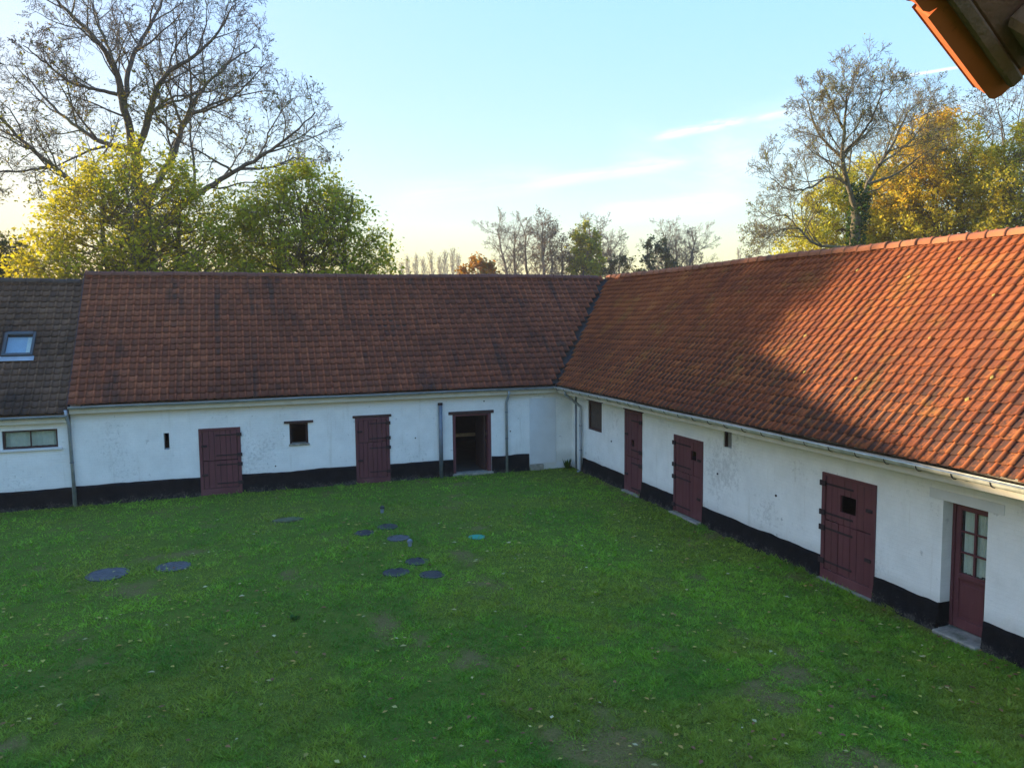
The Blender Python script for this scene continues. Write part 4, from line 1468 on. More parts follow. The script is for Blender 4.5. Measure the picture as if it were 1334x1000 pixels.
def lawn_things():
    G = 'inspection covers let into the lawn'
    covers = [
        ((140, 748), 0.40, 'lid_pale', 'large pale grey round cover in the lawn at far left', 'pale'),
        ((226, 738), 0.34, 'lid_pale', 'round grey cover just right of the large pale cover in the lawn', 'pale'),
        ((505, 686), 0.25, 'lid_dark', 'dark round cover nearest the upper vent pipe in the lawn', 'dark'),
        ((475, 694), 0.24, 'lid_dark', 'dark sunken round cover, leftmost of the upper three in the lawn', 'dark'),
        ((519, 701), 0.26, 'lid_pale', 'greyer round cover beside the lower vent pipe in the lawn', 'pale'),
        ((543, 731), 0.245, 'lid_dark', 'dark round cover, rearmost of the lower three in the lawn', 'dark'),
        ((516, 746), 0.265, 'lid_dark', 'dark round cover, leftmost of the lower three in the lawn', 'dark'),
        ((563, 749), 0.25, 'lid_dark', 'dark round cover, rightmost of the lower three in the lawn', 'dark'),
        ((621, 700), 0.19, 'green_lid', 'small bright green plastic cover set alone in the lawn', 'green'),
    ]
    for (px, r, m, lab, kind) in covers:
        x, y = gpt(*px)
        DISCS.append((x, y, r))
        z = float(height_at(x, y))
        t = empty('inspection_cover', (x, y, z + 0.008))
        t.rotation_euler = (rng.gauss(0, 0.012), rng.gauss(0, 0.012), rng.uniform(0, 6))
        tag(t, lab, 'cover', G)
        n = 32
        mb = MB()
        rings = [(r, -0.12), (r, 0.008), (r * 0.985, 0.014), (r * 0.90, 0.014), (r * 0.895, -0.02)]
        vs = [(a * math.cos(2 * math.pi * k / n), a * math.sin(2 * math.pi * k / n), h) for a, h in rings for k in range(n)]
        fs = [(i * n + k, i * n + (k + 1) % n, (i + 1) * n + (k + 1) % n, (i + 1) * n + k) for i in range(len(rings) - 1) for k in range(n)]
        mb.add(vs, fs).build('rim', M[m], t)
        mb = MB()
        rr = r * 0.885
        mb.cyl((0, 0, -0.03), rr, 0.042, n, rr * 0.99)
        for k in range(-2, 3):
            w_ = math.sqrt(max(0.001, 0.72 ** 2 - (k * 0.26) ** 2)) * rr
            mb.box(-w_, w_, k * 0.26 * rr - 0.006, k * 0.26 * rr + 0.006, 0.0121, 0.016)
        mb.build('lid', M[m], t)
        mb = MB().box(-0.03, 0.03, rr * 0.78, rr * 0.86, 0.0121, 0.020)
        mb.build('lifting_lug', M['iron'], t)
    for (px, lab, h) in (((498, 668), 'small pale vent pipe with dark cap standing alone in the lawn', 0.15), ((534, 711), 'small blue-grey vent pipe beside the dark covers in the lawn', 0.12)):
        x, y = gpt(*px)
        t = empty('vent_pipe', (x, y, float(height_at(x, y))))
        tag(t, lab, 'vent pipe', 'vent pipes in the lawn')
        MB().cyl((0, 0, -0.05), 0.045, h + 0.02, 16).build('pipe', M['white_plastic'], t, smooth=False)
        MB().cyl((0, 0, h - 0.03), 0.064, 0.045, 16, 0.058).cyl((0, 0, h + 0.0151), 0.057, 0.025, 16, 0.03).build('cap', M['lid_dark'] if h > 0.13 else M['zinc_dark'], t)
    x, y = gpt(375, 677)
    DISCS.append((x, y, 0.36))
    r = random.Random(9)
    n = 22
    mb = MB()
    out = [(0.40 * math.cos(2 * math.pi * k / n) * r.uniform(0.88, 1.08), 0.20 * math.sin(2 * math.pi * k / n) * r.uniform(0.85, 1.1)) for k in range(n)]
    vs = [(a, b, -0.08) for a, b in out] + [(a * 0.98, b * 0.98, 0.03 + r.uniform(-0.008, 0.008)) for a, b in out] + [(a * 0.8, b * 0.8, 0.045 + r.uniform(-0.006, 0.006)) for a, b in out]
    fs = [(i * n + k, i * n + (k + 1) % n, (i + 1) * n + (k + 1) % n, (i + 1) * n + k) for i in range(2) for k in range(n)] + [tuple(range(2 * n, 3 * n))]
    o = mb.add(vs, fs).build('stone_slab', simple('mossy_stone', (0.075, 0.085, 0.04), 0.95, 0.4, 9, 0, 0.5, (0.03, 0.085, 0.015, 1)), None, bevel=0.005)
    o.location = (x, y, float(height_at(x, y)))
    tag(o, 'flat mossy stone slab half grown over in the lawn before the left doors', 'stone')
    # one taller weed tuft, left of centre
    for i, (px, lab) in enumerate((((384, 806), 'dark leafy weed growing alone in the open lawn'), ((752, 604), 'tall green weeds growing in the corner of the two white walls'))):
        x, y = gpt(*px)
        if i == 1:
            x, y = XR - 0.28, YB - 0.22
        V, Q, C = [], [], []
        rw = np.random.default_rng(40 + i)
        z0 = float(height_at(x, y))
        for k in range(90 if i else 50):
            a = rw.uniform(0, 6.28)
            R = rw.uniform(0.02, 0.22 if i else 0.12)
            h = rw.uniform(0.03, 0.34 if i else 0.07)
            bx, by = x + math.cos(a) * R * 0.4, y + math.sin(a) * R * 0.4
            tx, ty = x + math.cos(a) * R, y + math.sin(a) * R
            if tx > XR - 0.04 or ty > YB - 0.04:
                continue
            wv = rw.uniform(0.010, 0.022)
            sx_, sy_ = -math.sin(a) * wv, math.cos(a) * wv
            b = len(V)
            mx_, my_ = (bx + tx) / 2, (by + ty) / 2
            V += [(bx, by, z0 - 0.01), (mx_ - sx_, my_ - sy_, z0 + h * 0.7), (tx, ty, z0 + h), (mx_ + sx_, my_ + sy_, z0 + h * 0.7)]
            Q.append((b, b + 1, b + 2, b + 3))
            f = rw.uniform(0.7, 1.3)
            C.append((0.06 * f, 0.15 * f, 0.03 * f) if not i else (0.05 * f, 0.11 * f, 0.02 * f))
        o = np_mesh('weed', V, quads=Q, attrs=[('col', 'FLOAT_COLOR', 'FACE', np.array(C))], m=M['blade'])
        tag(o, lab, 'weed')


# ------------------------------------------------------------------ trees
def norm(v):
    return v / (np.linalg.norm(v) + 1e-9)


class Tree:
    def __init__(self, seed):
        self.r = random.Random(seed)
        self.nr = np.random.default_rng(seed)
        self.br = []                                   # (pts, radii, level)

    def limb(self, pts, r0, r1, lev, n=None):
        pts = np.array([tuple(p) for p in pts], float)
        if n:                                           # Catmull-Rom resample
            m = len(pts)
            ext = np.vstack([2 * pts[0] - pts[1], pts, 2 * pts[-1] - pts[-2]])
            out = []
            for t in np.linspace(0, m - 1 - 1e-6, n):
                i = int(t)
                f = t - i
                a, b, c, d = ext[i:i + 4]
                out.append(0.5 * ((2 * b) + (c - a) * f + (2 * a - 5 * b + 4 * c - d) * f * f + (3 * b - a - 3 * c + d) * f ** 3))
            pts = np.array(out)
            seg = np.linalg.norm(pts[-1] - pts[0]) / n
            j = self.nr.normal(0, seg * 0.07, pts.shape)
            j[0] = 0
            pts = pts + j
        rad = np.linspace(r0, r1, len(pts))
        self.br.append((pts, rad, lev))
        return pts, rad

    def grow(self, p, d, L, r, lev, P):
        n = P['n'][min(lev, len(P['n']) - 1)]
        wand = P['wander']
        up = P['up'][min(lev, len(P['up']) - 1)]
        pts = [p]
        q, dd = p, norm(d)
        st = L / n
        for i in range(n):
            g = self.r.gauss
            dd = norm(dd + np.array([g(0, wand), g(0, wand), g(0, wand) + up]))
            q = q + dd * st
            pts.append(q)
        pts = np.array(pts)
        rad = np.linspace(r, max(r * 0.3, P['rmin']), n + 1)
        self.br.append((pts, rad, lev))
        if lev < P['max']:
            self.kids(pts, rad, lev, P, L)

    def kids(self, pts, rad, lev, P, L, t0=0.22, count=None):
        k = count or P['kids'][min(lev, len(P['kids']) - 1)]
        n = len(pts) - 1
        az0 = self.r.uniform(0, 6.28)
        for i in range(k):
            t = t0 + (1 - t0) * (i + self.r.uniform(0.1, 0.95)) / k
            f = t * n
            j = min(int(f), n - 1)
            p = pts[j] + (pts[j + 1] - pts[j]) * (f - j)
            tg = norm(pts[j + 1] - pts[j])
            a = norm(np.cross(tg, np.array([0.3, 0.5, 0.81])))
            b = np.cross(tg, a)
            az0 += 2.4 + self.r.uniform(-0.6, 0.6)
            ang = math.radians(self.r.uniform(*P['ang']))
            d = tg * math.cos(ang) + (a * math.cos(az0) + b * math.sin(az0)) * math.sin(ang)
            cl = L * P['ratio'] * self.r.uniform(0.65, 1.15) * (1.15 - 0.55 * t)
            cr = max(P['rmin'], min(np.interp(t, np.linspace(0, 1, n + 1), rad) * 0.62, cl * P.get('thick', 0.022)))
            self.grow(p, d, cl, cr, lev + 1, P)

    def mesh(self, name, m, parent, levels, sides):
        groups = {}
        for pts, rad, lev in self.br:
            if lev in levels:
                groups.setdefault((len(pts), sides[min(lev, len(sides) - 1)]), []).append((pts, rad))
        V, Q, off = [], [], 0
        for (n, s), lst in groups.items():
            A = np.array([x[0] for x in lst])
            R = np.array([x[1] for x in lst])
            T = np.gradient(A, axis=1)
            T /= np.linalg.norm(T, axis=2, keepdims=True) + 1e-9
            ref = np.array([0.37, 0.61, 0.70])
            a = np.cross(T, ref)
            a /= np.linalg.norm(a, axis=2, keepdims=True) + 1e-9
            b = np.cross(T, a)
            th = np.arange(s) * 2 * np.pi / s
            ring = A[:, :, None] + R[:, :, None, None] * (a[:, :, None] * np.cos(th)[None, None, :, None] + b[:, :, None] * np.sin(th)[None, None, :, None])
            V.append(ring.reshape(-1, 3))
            B = len(lst)
            idx = np.arange(B * n * s).reshape(B, n, s) + off
            nx = np.roll(idx, -1, axis=2)
            Q.append(np.stack([idx[:, :-1], nx[:, :-1], nx[:, 1:], idx[:, 1:]], -1).reshape(-1, 4))
            off += B * n * s
        if not V:
            return None
        return np_mesh(name, np.concatenate(V), quads=np.concatenate(Q), m=m, parent=parent, smooth=True)

    def tips(self, minlev):
        return [(p, l) for p, _, l in self.br if l >= minlev]

    def leaves(self, name, parent, minlev, per, size, colour, spread=0.15, keep=None, m=None, flat=0.4):
        P = []
        for pts, lev in self.tips(minlev):
            k = per if per >= 1 else (1 if self.r.random() < per else 0)
            k = int(k)
            if not k:
                continue
            t = self.nr.random(k) * (len(pts) - 1)
            i = np.minimum(t.astype(int), len(pts) - 2)
            P.append(pts[i] + (pts[i + 1] - pts[i]) * (t - i)[:, None])
        if not P:
            return None
        P = np.concatenate(P)
        P = P + self.nr.normal(0, spread, P.shape)
        if keep is not None:
            P = P[keep(P)]
        n = len(P)
        s = size * (0.45 + 1.1 * self.nr.random(n) ** 1.5)[:, None]
        nv = self.nr.normal(0, 1, (n, 3))
        nv[:, 2] += flat * np.sign(nv[:, 2])
        nv /= np.linalg.norm(nv, axis=1, keepdims=True)
        a = np.cross(nv, self.nr.normal(0, 1, (n, 3)))
        a /= np.linalg.norm(a, axis=1, keepdims=True) + 1e-9
        b = np.cross(nv, a)
        V = np.stack([P - a * s, P + b * s * 0.55 + nv * s * 0.12, P + a * s * 1.05, P - b * s * 0.55 + nv * s * 0.12], 1).reshape(-1, 3)
        Q = np.arange(n * 4).reshape(-1, 4)
        C = np.clip(colour(P, self.nr), 0, 1)
        o = np_mesh(name, V, quads=Q, attrs=[('col', 'FLOAT_COLOR', 'FACE', C)], m=m or M['leaf'], parent=parent)
        tag(o, kind='stuff')
        return o


def palette(cols, weights=None, jit=0.25, field=None):
    cols = np.array(cols)

    def f(P, nr):
        n = len(P)
        if field is not None:
            t = np.clip(field(P) + nr.normal(0, 0.13, n), 0, 0.9999) * (len(cols) - 1)
            i = np.minimum(t.astype(int), len(cols) - 2)
            c = cols[i] + (cols[i + 1] - cols[i]) * (t - i)[:, None]
        else:
            c = cols[nr.choice(len(cols), n, p=weights)]
        return c * (1 - jit + 2 * jit * nr.random(n))[:, None]
    return f


def root(name, base, label, cat='tree', group=None):
    return tag(empty(name, base), label, cat, group)


def adopt(t, objs):
    """parts were made in world coordinates; hang them under the thing at its base"""
    inv = Matrix.Translation(-Vector(t.location))
    for o in objs:
        if o is not None:
            o.matrix_parent_inverse = inv


def guided_tree(t, tr, limbs, Y, trunk, P, depth_seed, kidcount, rscale=1.0):
    r = random.Random(depth_seed)
    def w(px, py, dy=0.0):
        return np.array(at_y(px, py, Y + dy))
    base = np.array([w(*trunk[0])[0], Y, -0.2])
    pts, rad = tr.limb([base] + [w(*p) for p in trunk[1:]], 0.55 * rscale, 0.33 * rscale, 0, 14)
    for pl, r0, r1, dep, nk in limbs:
        m = len(pl)
        q = [w(px, py, dep * (i / (m - 1)) ** 1.2) for i, (px, py) in enumerate(pl)]
        pp, rr = tr.limb(q, r0 * rscale, r1 * rscale, 1, 6 + 3 * m)
        L = float(np.sum(np.linalg.norm(np.diff(pp, axis=0), axis=1)))
        tr.kids(pp, rr, 1, P, L * 0.75, t0=0.12, count=nk)
    return base


GT = 'trees beyond the farm roofs'


def big_bare_tree():
    tr = Tree(101)
    P = dict(n=[8, 8, 7, 5, 4, 3], wander=0.16, up=[0.05, 0.04, 0.05, 0.05, 0.04], kids=[6, 7, 6, 6, 5], ratio=0.53, ang=(28, 62), rmin=0.0085, max=5, thick=0.018)
    Y = 42
    limbs = [
        ([(176, 200), (160, 135), (152, 95), (125, 52), (85, 12), (50, -25)], 0.30, 0.05, -3.0, 13),
        ([(163, 140), (170, 85), (190, 42), (212, 2), (228, -40)], 0.20, 0.05, 3.0, 11),
        ([(178, 200), (195, 150), (204, 118), (222, 92), (255, 72), (285, 42), (303, 8)], 0.26, 0.04, -2.0, 12),
        ([(190, 265), (225, 205), (242, 155), (262, 118), (298, 84), (332, 62)], 0.26, 0.04, 3.5, 12),
        ([(235, 180), (212, 160), (198, 138), (190, 100)], 0.11, 0.03, -3.0, 7),
        ([(245, 150), (280, 140), (310, 120), (345, 85)], 0.10, 0.03, -4.0, 8),
        ([(195, 300), (265, 248), (305, 224), (345, 200), (378, 178), (412, 146)], 0.24, 0.035, -3.0, 12),
        ([(315, 220), (355, 217), (385, 206), (412, 208)], 0.11, 0.03, 4.0, 8),
        ([(190, 310), (110, 250), (70, 218), (30, 185), (0, 152), (-40, 120)], 0.24, 0.04, -2.0, 12),
        ([(70, 218), (30, 222), (-10, 225), (-40, 240)], 0.09, 0.03, 3.0, 7),
        ([(178, 195), (135, 186), (105, 168), (78, 148), (45, 112), (20, 85)], 0.20, 0.035, 4.0, 12),
        ([(158, 125), (122, 116), (92, 108), (60, 82), (30, 60)], 0.14, 0.03, -4.0, 9),
        ([(198, 145), (240, 128), (275, 118), (330, 110)], 0.10, 0.03, 5.0, 8),
        ([(160, 120), (140, 60), (125, 20), (118, -30)], 0.13, 0.03, 5.0, 8),
    ]
    t = None
    base = guided_tree(t, tr, limbs, Y, [(186, 400), (186, 320), (182, 250), (176, 195)], P, 3, 9, 0.68)
    t = root('bare_tree', (base[0], base[1], 0), 'huge spreading leafless tree with thick forked limbs rising at upper left', 'tree', GT)
    a = tr.mesh('trunk', M['bark'], t, (0, 1), (12, 9))
    b = tr.mesh('branches', M['bark'], t, (2, 3), (9, 7, 5, 4))
    c = tr.mesh('twigs', M['bark'], t, (4, 5), (3,))
    tag(c, kind='stuff')
    fld = lambda p: 0.5 + 0.12 * (fbm(p[:, 0] * 0.3, p[:, 2] * 0.3, 3, 2) - 0.5) * 4
    l = tr.leaves('dead_leaves', t, 4, 0.09, 0.038, palette([(0.10, 0.055, 0.045), (0.13, 0.07, 0.05), (0.12, 0.10, 0.03)], [0.45, 0.35, 0.2]), 0.10)
    adopt(t, [a, b, c, l])
    cen = np.array(at_y(190, 190, Y))
    l2 = tr.leaves('leaves', t, 3, 2, 0.07, palette([(0.13, 0.14, 0.02), (0.17, 0.12, 0.02), (0.09, 0.11, 0.02)], [0.5, 0.25, 0.25]), 0.25,
                   keep=lambda p: (tr.nr.random(len(p)) < 0.42 * np.exp(-(((p[:, 0] - cen[0]) / 6.5) ** 2 + ((p[:, 2] - cen[2] + 1.0) / 3.2) ** 2))))
    adopt(t, [l2])


def leafy_tree(name, label, seed, outline, Y, depth, trunk_px, cols, nclump, per, leaf, field=None, bark='bark_pale', keepout=0.0, stems=3, group=GT, trans=None, hollow=0.55):
    """a leafy crown filling an outline seen in elevation (photo pixels at depth Y) with limbs running to each clump"""
    tr = Tree(seed)
    poly = np.array([tuple(at_y(px, py, Y)) for px, py in outline])[:, [0, 2]]
    cx, cz = poly.mean(0)
    lo, hi = poly.min(0), poly.max(0)

    def inside(x, z):
        ok = False
        j = len(poly) - 1
        for i in range(len(poly)):
            xi, zi = poly[i]
            xj, zj = poly[j]
            if (zi > z) != (zj > z) and x < (xj - xi) * (z - zi) / (zj - zi + 1e-12) + xi:
                ok = not ok
            j = i
        return ok
    bx = at_y(trunk_px, 400, Y).x
    base = np.array([bx, Y, -0.2])
    stemtops = []
    for k in range(stems):
        sx = bx + tr.r.uniform(-0.4, 0.4) + (k - (stems - 1) / 2) * 0.5
        top = np.array([sx + (cx - sx) * 0.4 + (k - (stems - 1) / 2) * (hi[0] - lo[0]) * 0.08, Y + tr.r.uniform(-0.3, 0.3) * depth, lo[1] + (hi[1] - lo[1]) * tr.r.uniform(0.6, 0.85)])
        mid = (np.array([sx, Y, 0]) + top) / 2 + np.array([tr.r.uniform(-0.4, 0.4), tr.r.uniform(-0.4, 0.4), 0])
        p, r = tr.limb([np.array([sx, Y, -0.2]), mid, top], 0.16, 0.05, 0, 12)
        stemtops.append(p)
    n = 0
    tries = 0
    while n < nclump and tries < nclump * 30:
        tries += 1
        x, z = tr.r.uniform(lo[0], hi[0]), tr.r.uniform(lo[1], hi[1])
        if not inside(x, z):
            continue
        # depth of the crown follows how far inside the outline the point is
        ed = min(np.min(np.hypot(poly[:, 0] - x, poly[:, 1] - z)), 3.0) / 3.0
        dmax = depth * (0.25 + 0.75 * ed)
        y = Y + tr.r.uniform(-dmax, dmax)
        c = np.array([x, y, z])
        st = stemtops[tr.r.randrange(stems)]
        zs = z - tr.r.uniform(0.8, 2.2)
        j = int(np.argmin(np.abs(st[:, 2] - zs)))
        a = st[j]
        mid = (a + c) / 2 + tr.nr.normal(0, 0.2, 3) + np.array([0, 0, -0.15])
        tr.limb([a, mid, c], 0.030, 0.010, 1, 6)
        for q in range(tr.r.randint(4, 7)):
            d = tr.nr.normal(0, 1, 3) + np.array([(x - cx) * 0.15, 0, 0.15])
            tr.limb([c, c + norm(d) * tr.r.uniform(0.35, 0.95)], 0.008, 0.004, 3, 4)
        n += 1
    t = root(name, (base[0], base[1], 0), label, 'tree', group)
    a = tr.mesh('trunk', M[bark], t, (0,), (8,))
    b = tr.mesh('branches', M[bark], t, (1, 3), (8, 4, 3, 3))
    f = None
    if field:
        f = lambda P: field(P, lo, hi)
    l = tr.leaves('crown', t, 3, per, leaf, palette(cols, None if field else np.ones(len(cols)) / len(cols), 0.28, f), 0.17)
    adopt(t, [a, b, l])
    return t


def far_bare_tree(px, top, base_Y, seed, label, name='bare_tree', spread=0.35, trunks=1, leaf=None, bark='bark_hazed', group='distant trees beyond the back range', lean=0.0, rmin=0.013, size=0.09, per=0.5, level=4, kids=(13, 7, 6, 4), up=0.035, t0=0.42, ang=(30, 64), ratio=0.54):
    tr = Tree(seed)
    x = at_y(px, 400, base_Y).x
    H = at_y(px, top, base_Y).z
    P = dict(n=[9, 6, 5, 4, 3], wander=0.13, up=[0.02, up, up, 0.05, 0.03], kids=list(kids), ratio=ratio, ang=ang, rmin=rmin, max=level, thick=0.022)
    for k in range(trunks):
        bx = x + (k - (trunks - 1) / 2) * 0.9 + tr.r.uniform(-0.2, 0.2)
        h = H * (1 if k == 0 else tr.r.uniform(0.85, 1.0))
        tx = bx + lean * h + tr.r.uniform(-1, 1) * 0.06 * h + (k - (trunks - 1) / 2) * 0.6
        pts, rad = tr.limb([np.array([bx, base_Y, -0.3]), np.array([(bx * 0.6 + tx * 0.4), base_Y + tr.r.uniform(-.3, .3), h * 0.5]), np.array([tx, base_Y + tr.r.uniform(-1, 1), h * 0.90])], 0.020 * h, 0.05, 0, 12)
        tr.kids(pts, rad, 0, P, h * (0.36 + spread), t0=t0)
    t = root(name, (x, base_Y, 0), label, 'tree', group)
    a = tr.mesh('trunk', M[bark], t, (0, 1), (8, 5))
    b = tr.mesh('branches', M[bark], t, (2, 3, 4), (5, 5, 4, 3, 3))
    tag(b, kind='stuff')
    ls = [a, b]
    if leaf is not None:
        ls.append(tr.leaves('crown', t, max(2, level - 1), per, size, palette(*leaf), 0.25))
    adopt(t, ls)
    return t


def ivy(t, tr_pts, seed, n, rad, cols, name='ivy'):
    nr = np.random.default_rng(seed)
    pts = np.array(tr_pts)
    k = nr.random(n) * (len(pts) - 1)
    i = np.minimum(k.astype(int), len(pts) - 2)
    P = pts[i] + (pts[i + 1] - pts[i]) * (k - i)[:, None]
    d = nr.normal(0, 1, (n, 3))
    d[:, 2] *= 0.3
    d /= np.linalg.norm(d, axis=1, keepdims=True)
    P = P + d * (rad * (0.6 + 0.7 * nr.random(n)) * (0.7 + 0.6 * fbm(k * 2.0, k * 0, 4, 2)))[:, None]
    tr = Tree(seed)
    tr.nr = nr
    tr.br = [(np.stack([p, p + 0.01]), None, 9) for p in P]
    o = tr.leaves(name, t, 9, 1, 0.10, palette(cols, np.ones(len(cols)) / len(cols)), 0.05)
    return o


def right_bare_tree():
    tr = Tree(202)
    P = dict(n=[8, 7, 6, 5, 4, 3], wander=0.16, up=[0.06, 0.07, 0.07, 0.06, 0.04], kids=[6, 7, 7, 6, 5], ratio=0.58, ang=(28, 56), rmin=0.0085, max=5, thick=0.018)
    Y = 37
    limbs = [
        ([(1116, 280), (1104, 238), (1097, 202), (1100, 168), (1103, 130), (1108, 114)], 0.22, 0.03, -1.5, 13),
        ([(1117, 275), (1130, 242), (1146, 213), (1165, 184), (1180, 150), (1194, 136)], 0.20, 0.03, 2.0, 12),
        ([(1098, 206), (1080, 190), (1063, 168), (1053, 135), (1044, 124)], 0.13, 0.025, 2.0, 10),
        ([(1104, 240), (1082, 230), (1052, 245), (1028, 247), (1004, 232)], 0.12, 0.025, -2.0, 9),
        ([(1112, 322), (1062, 318), (1040, 297), (1020, 280), (992, 290)], 0.13, 0.025, 2.0, 10),
        ([(1098, 200), (1118, 180), (1134, 158), (1150, 120), (1162, 118)], 0.13, 0.025, -2.5, 10),
        ([(1131, 240), (1168, 226), (1196, 206), (1222, 188)], 0.12, 0.025, -2.0, 9),
        ([(1100, 170), (1085, 140), (1075, 110)], 0.09, 0.02, -2.0, 8),
        ([(1145, 215), (1185, 185), (1210, 150)], 0.10, 0.02, 2.0, 8),
        ([(1040, 297), (1015, 300), (988, 318)], 0.07, 0.02, -1.5, 7),
    ]
    base = guided_tree(None, tr, limbs, Y, [(1113, 400), (1114, 340), (1116, 272)], P, 5, 9, 0.74)
    t = root('bare_tree', (base[0], base[1], 0), 'tall domed leafless tree with ivy-clad trunk behind the orange roof', 'tree', GT)
    a = tr.mesh('trunk', M['bark_pale'], t, (0, 1), (12, 8))
    b = tr.mesh('branches', M['bark_pale'], t, (2, 3), (9, 7, 5, 4))
    c = tr.mesh('twigs', M['bark_pale'], t, (4, 5), (3,))
    tag(c, kind='stuff')
    l = tr.leaves('leaves', t, 4, 0.20, 0.05, palette([(0.34, 0.33, 0.05), (0.28, 0.28, 0.05), (0.36, 0.26, 0.05)], [0.5, 0.3, 0.2]), 0.12)
    tp = [at_y(1113, 345, Y), at_y(1114, 318, Y), at_y(1117, 285, Y), at_y(1120, 262, Y), at_y(1112, 240, Y)]
    iv = ivy(t, [tuple(p) for p in tp], 9, 1900, 0.48, [(0.04, 0.085, 0.025), (0.06, 0.12, 0.03), (0.03, 0.06, 0.02)])
    adopt(t, [a, b, c, l, iv])


def trees():
    big_bare_tree()
    Y1 = 33.5
    leafy_tree('leafy_tree', 'yellow-green leafy tree glowing in low sun behind the roof at left', 11,
               [(28, 420), (30, 318), (60, 290), (62, 262), (100, 235), (108, 214), (132, 205), (148, 187), (172, 186), (196, 200), (222, 206), (240, 222), (256, 245), (285, 252), (318, 262), (335, 300), (340, 420)],
               Y1, 3.0, 195, [(0.48, 0.40, 0.028), (0.42, 0.40, 0.03), (0.37, 0.38, 0.03), (0.31, 0.34, 0.03)], 560, 12, 0.078,
               lambda P, lo, hi: (P[:, 0] - lo[0]) / (hi[0] - lo[0]) * 0.62 + 0.42 * (fbm(P[:, 0] * 0.6, P[:, 2] * 0.6, 3, 3) - 0.25), stems=4)
    leafy_tree('leafy_tree', 'green leafy tree with rounded crown right of the yellow-green tree', 12,
               [(300, 420), (300, 300), (318, 256), (340, 238), (372, 226), (400, 218), (432, 232), (452, 254), (476, 274), (484, 298), (505, 318), (514, 345), (522, 420)],
               Y1 - 0.5, 3.0, 405, [(0.50, 0.47, 0.04), (0.42, 0.42, 0.04), (0.33, 0.36, 0.035), (0.25, 0.28, 0.03)], 450, 12, 0.076,
               lambda P, lo, hi: 0.18 + (P[:, 0] - lo[0]) / (hi[0] - lo[0]) * 0.45 + 0.55 * (fbm(P[:, 0] * 0.6, P[:, 2] * 0.6, 8, 3) - 0.3), stems=4)
    leafy_tree('leafy_shrub', 'low straggling grey-green shrub crown at the far left edge', 13,
               [(-90, 420), (-80, 335), (-40, 315), (0, 312), (25, 320), (42, 345), (48, 420)], 38, 1.6, -20, [(0.15, 0.15, 0.04), (0.10, 0.11, 0.035), (0.07, 0.08, 0.03)], 150, 8, 0.10, stems=3, bark='bark')
    right_bare_tree()
    leafy_tree('leafy_tree', 'olive and golden autumn tree directly behind the tall bare tree', 21,
               [(1010, 420), (1020, 322), (1042, 290), (1060, 255), (1085, 235), (1100, 218), (1140, 205), (1170, 215), (1190, 240), (1200, 300), (1205, 420)], 44, 3.0, 1120,
               [(0.74, 0.48, 0.05), (0.66, 0.55, 0.06), (0.54, 0.52, 0.06), (0.46, 0.47, 0.06)], 760, 16, 0.10,
               lambda P, lo, hi: 0.62 * fbm(P[:, 0] * 0.5, P[:, 2] * 0.5, 5, 3) + 0.25, stems=4)
    leafy_tree('leafy_tree', 'broad orange-gold autumn tree behind the right end of the orange roof', 22,
               [(1150, 420), (1155, 260), (1170, 215), (1185, 170), (1205, 152), (1232, 148), (1258, 168), (1285, 190), (1300, 225), (1318, 260), (1330, 420)], 40, 3.2, 1235,
               [(0.78, 0.38, 0.05), (0.74, 0.48, 0.055), (0.60, 0.50, 0.06), (0.48, 0.45, 0.055)], 680, 16, 0.10,
               lambda P, lo, hi: 0.75 * fbm(P[:, 0] * 0.5, P[:, 2] * 0.5, 6, 3) + 0.60 * (1 - (P[:, 2] - lo[1]) / (hi[1] - lo[1])) + 0.02, stems=5)
    leafy_tree('leafy_tree', 'dark olive-green tree at the right edge behind the orange roof', 23,
               [(1262, 420), (1272, 300), (1285, 250), (1292, 205), (1310, 175), (1335, 160), (1370, 170), (1410, 210), (1430, 420)], 36, 2.6, 1350,
               [(0.78, 0.54, 0.05), (0.66, 0.52, 0.055), (0.48, 0.43, 0.05), (0.26, 0.27, 0.04)], 520, 15, 0.095,
               lambda P, lo, hi: 0.8 * fbm(P[:, 0] * 0.6, P[:, 2] * 0.6, 7, 3) + 0.1, stems=4)
    far_bare_tree(1316, 128, 45, 31, 'half-bare tree rising above the dark tree at the right edge', leaf=([(0.05, 0.07, 0.03), (0.09, 0.09, 0.03)], [0.7, 0.3]), group=GT, rmin=0.012, per=0.5, bark='bark')
    far_bare_tree(1255, 150, 48, 32, 'thin bare treetop just above the orange-gold tree', group=GT, rmin=0.012, bark='bark')
    # distant row
    far = [
        (672, 280, 88, 41, 'far bare tree, leftmost of the distant bare row', dict(trunks=2, spread=0.10, lean=-0.03)),
        (697, 276, 90, 42, 'far bare twin-stemmed tree, second in the distant bare row', dict(trunks=2, spread=0.02)),
        (726, 272, 87, 43, 'tallest brown bare tree with several stems amid the distant row', dict(trunks=4, spread=0.02, leaf=([(0.14, 0.075, 0.05), (0.11, 0.06, 0.045)], [0.5, 0.5]), per=0.6)),
        (776, 280, 92, 45, 'far bare tree with fan of twigs right of the ivy-clad tree', dict(trunks=2, spread=0.15)),
        (806, 306, 90, 46, 'low brushy bare tree above the roof valley', dict(trunks=2, spread=0.15, level=4)),
        (880, 290, 84, 47, 'far bare tree with wide crown left of the tall domed tree', dict(trunks=3, spread=0.2)),
        (905, 316, 86, 48, 'thin hazy bare treetop showing above the orange ridge', dict(trunks=1, spread=0.15)),
    ]
    for px, top, Y, sd, lab, kw in far:
        far_bare_tree(px, top, Y, sd, lab, **kw)
    gy = [(0.48, 0.44, 0.05), (0.36, 0.36, 0.045), (0.22, 0.25, 0.04)]
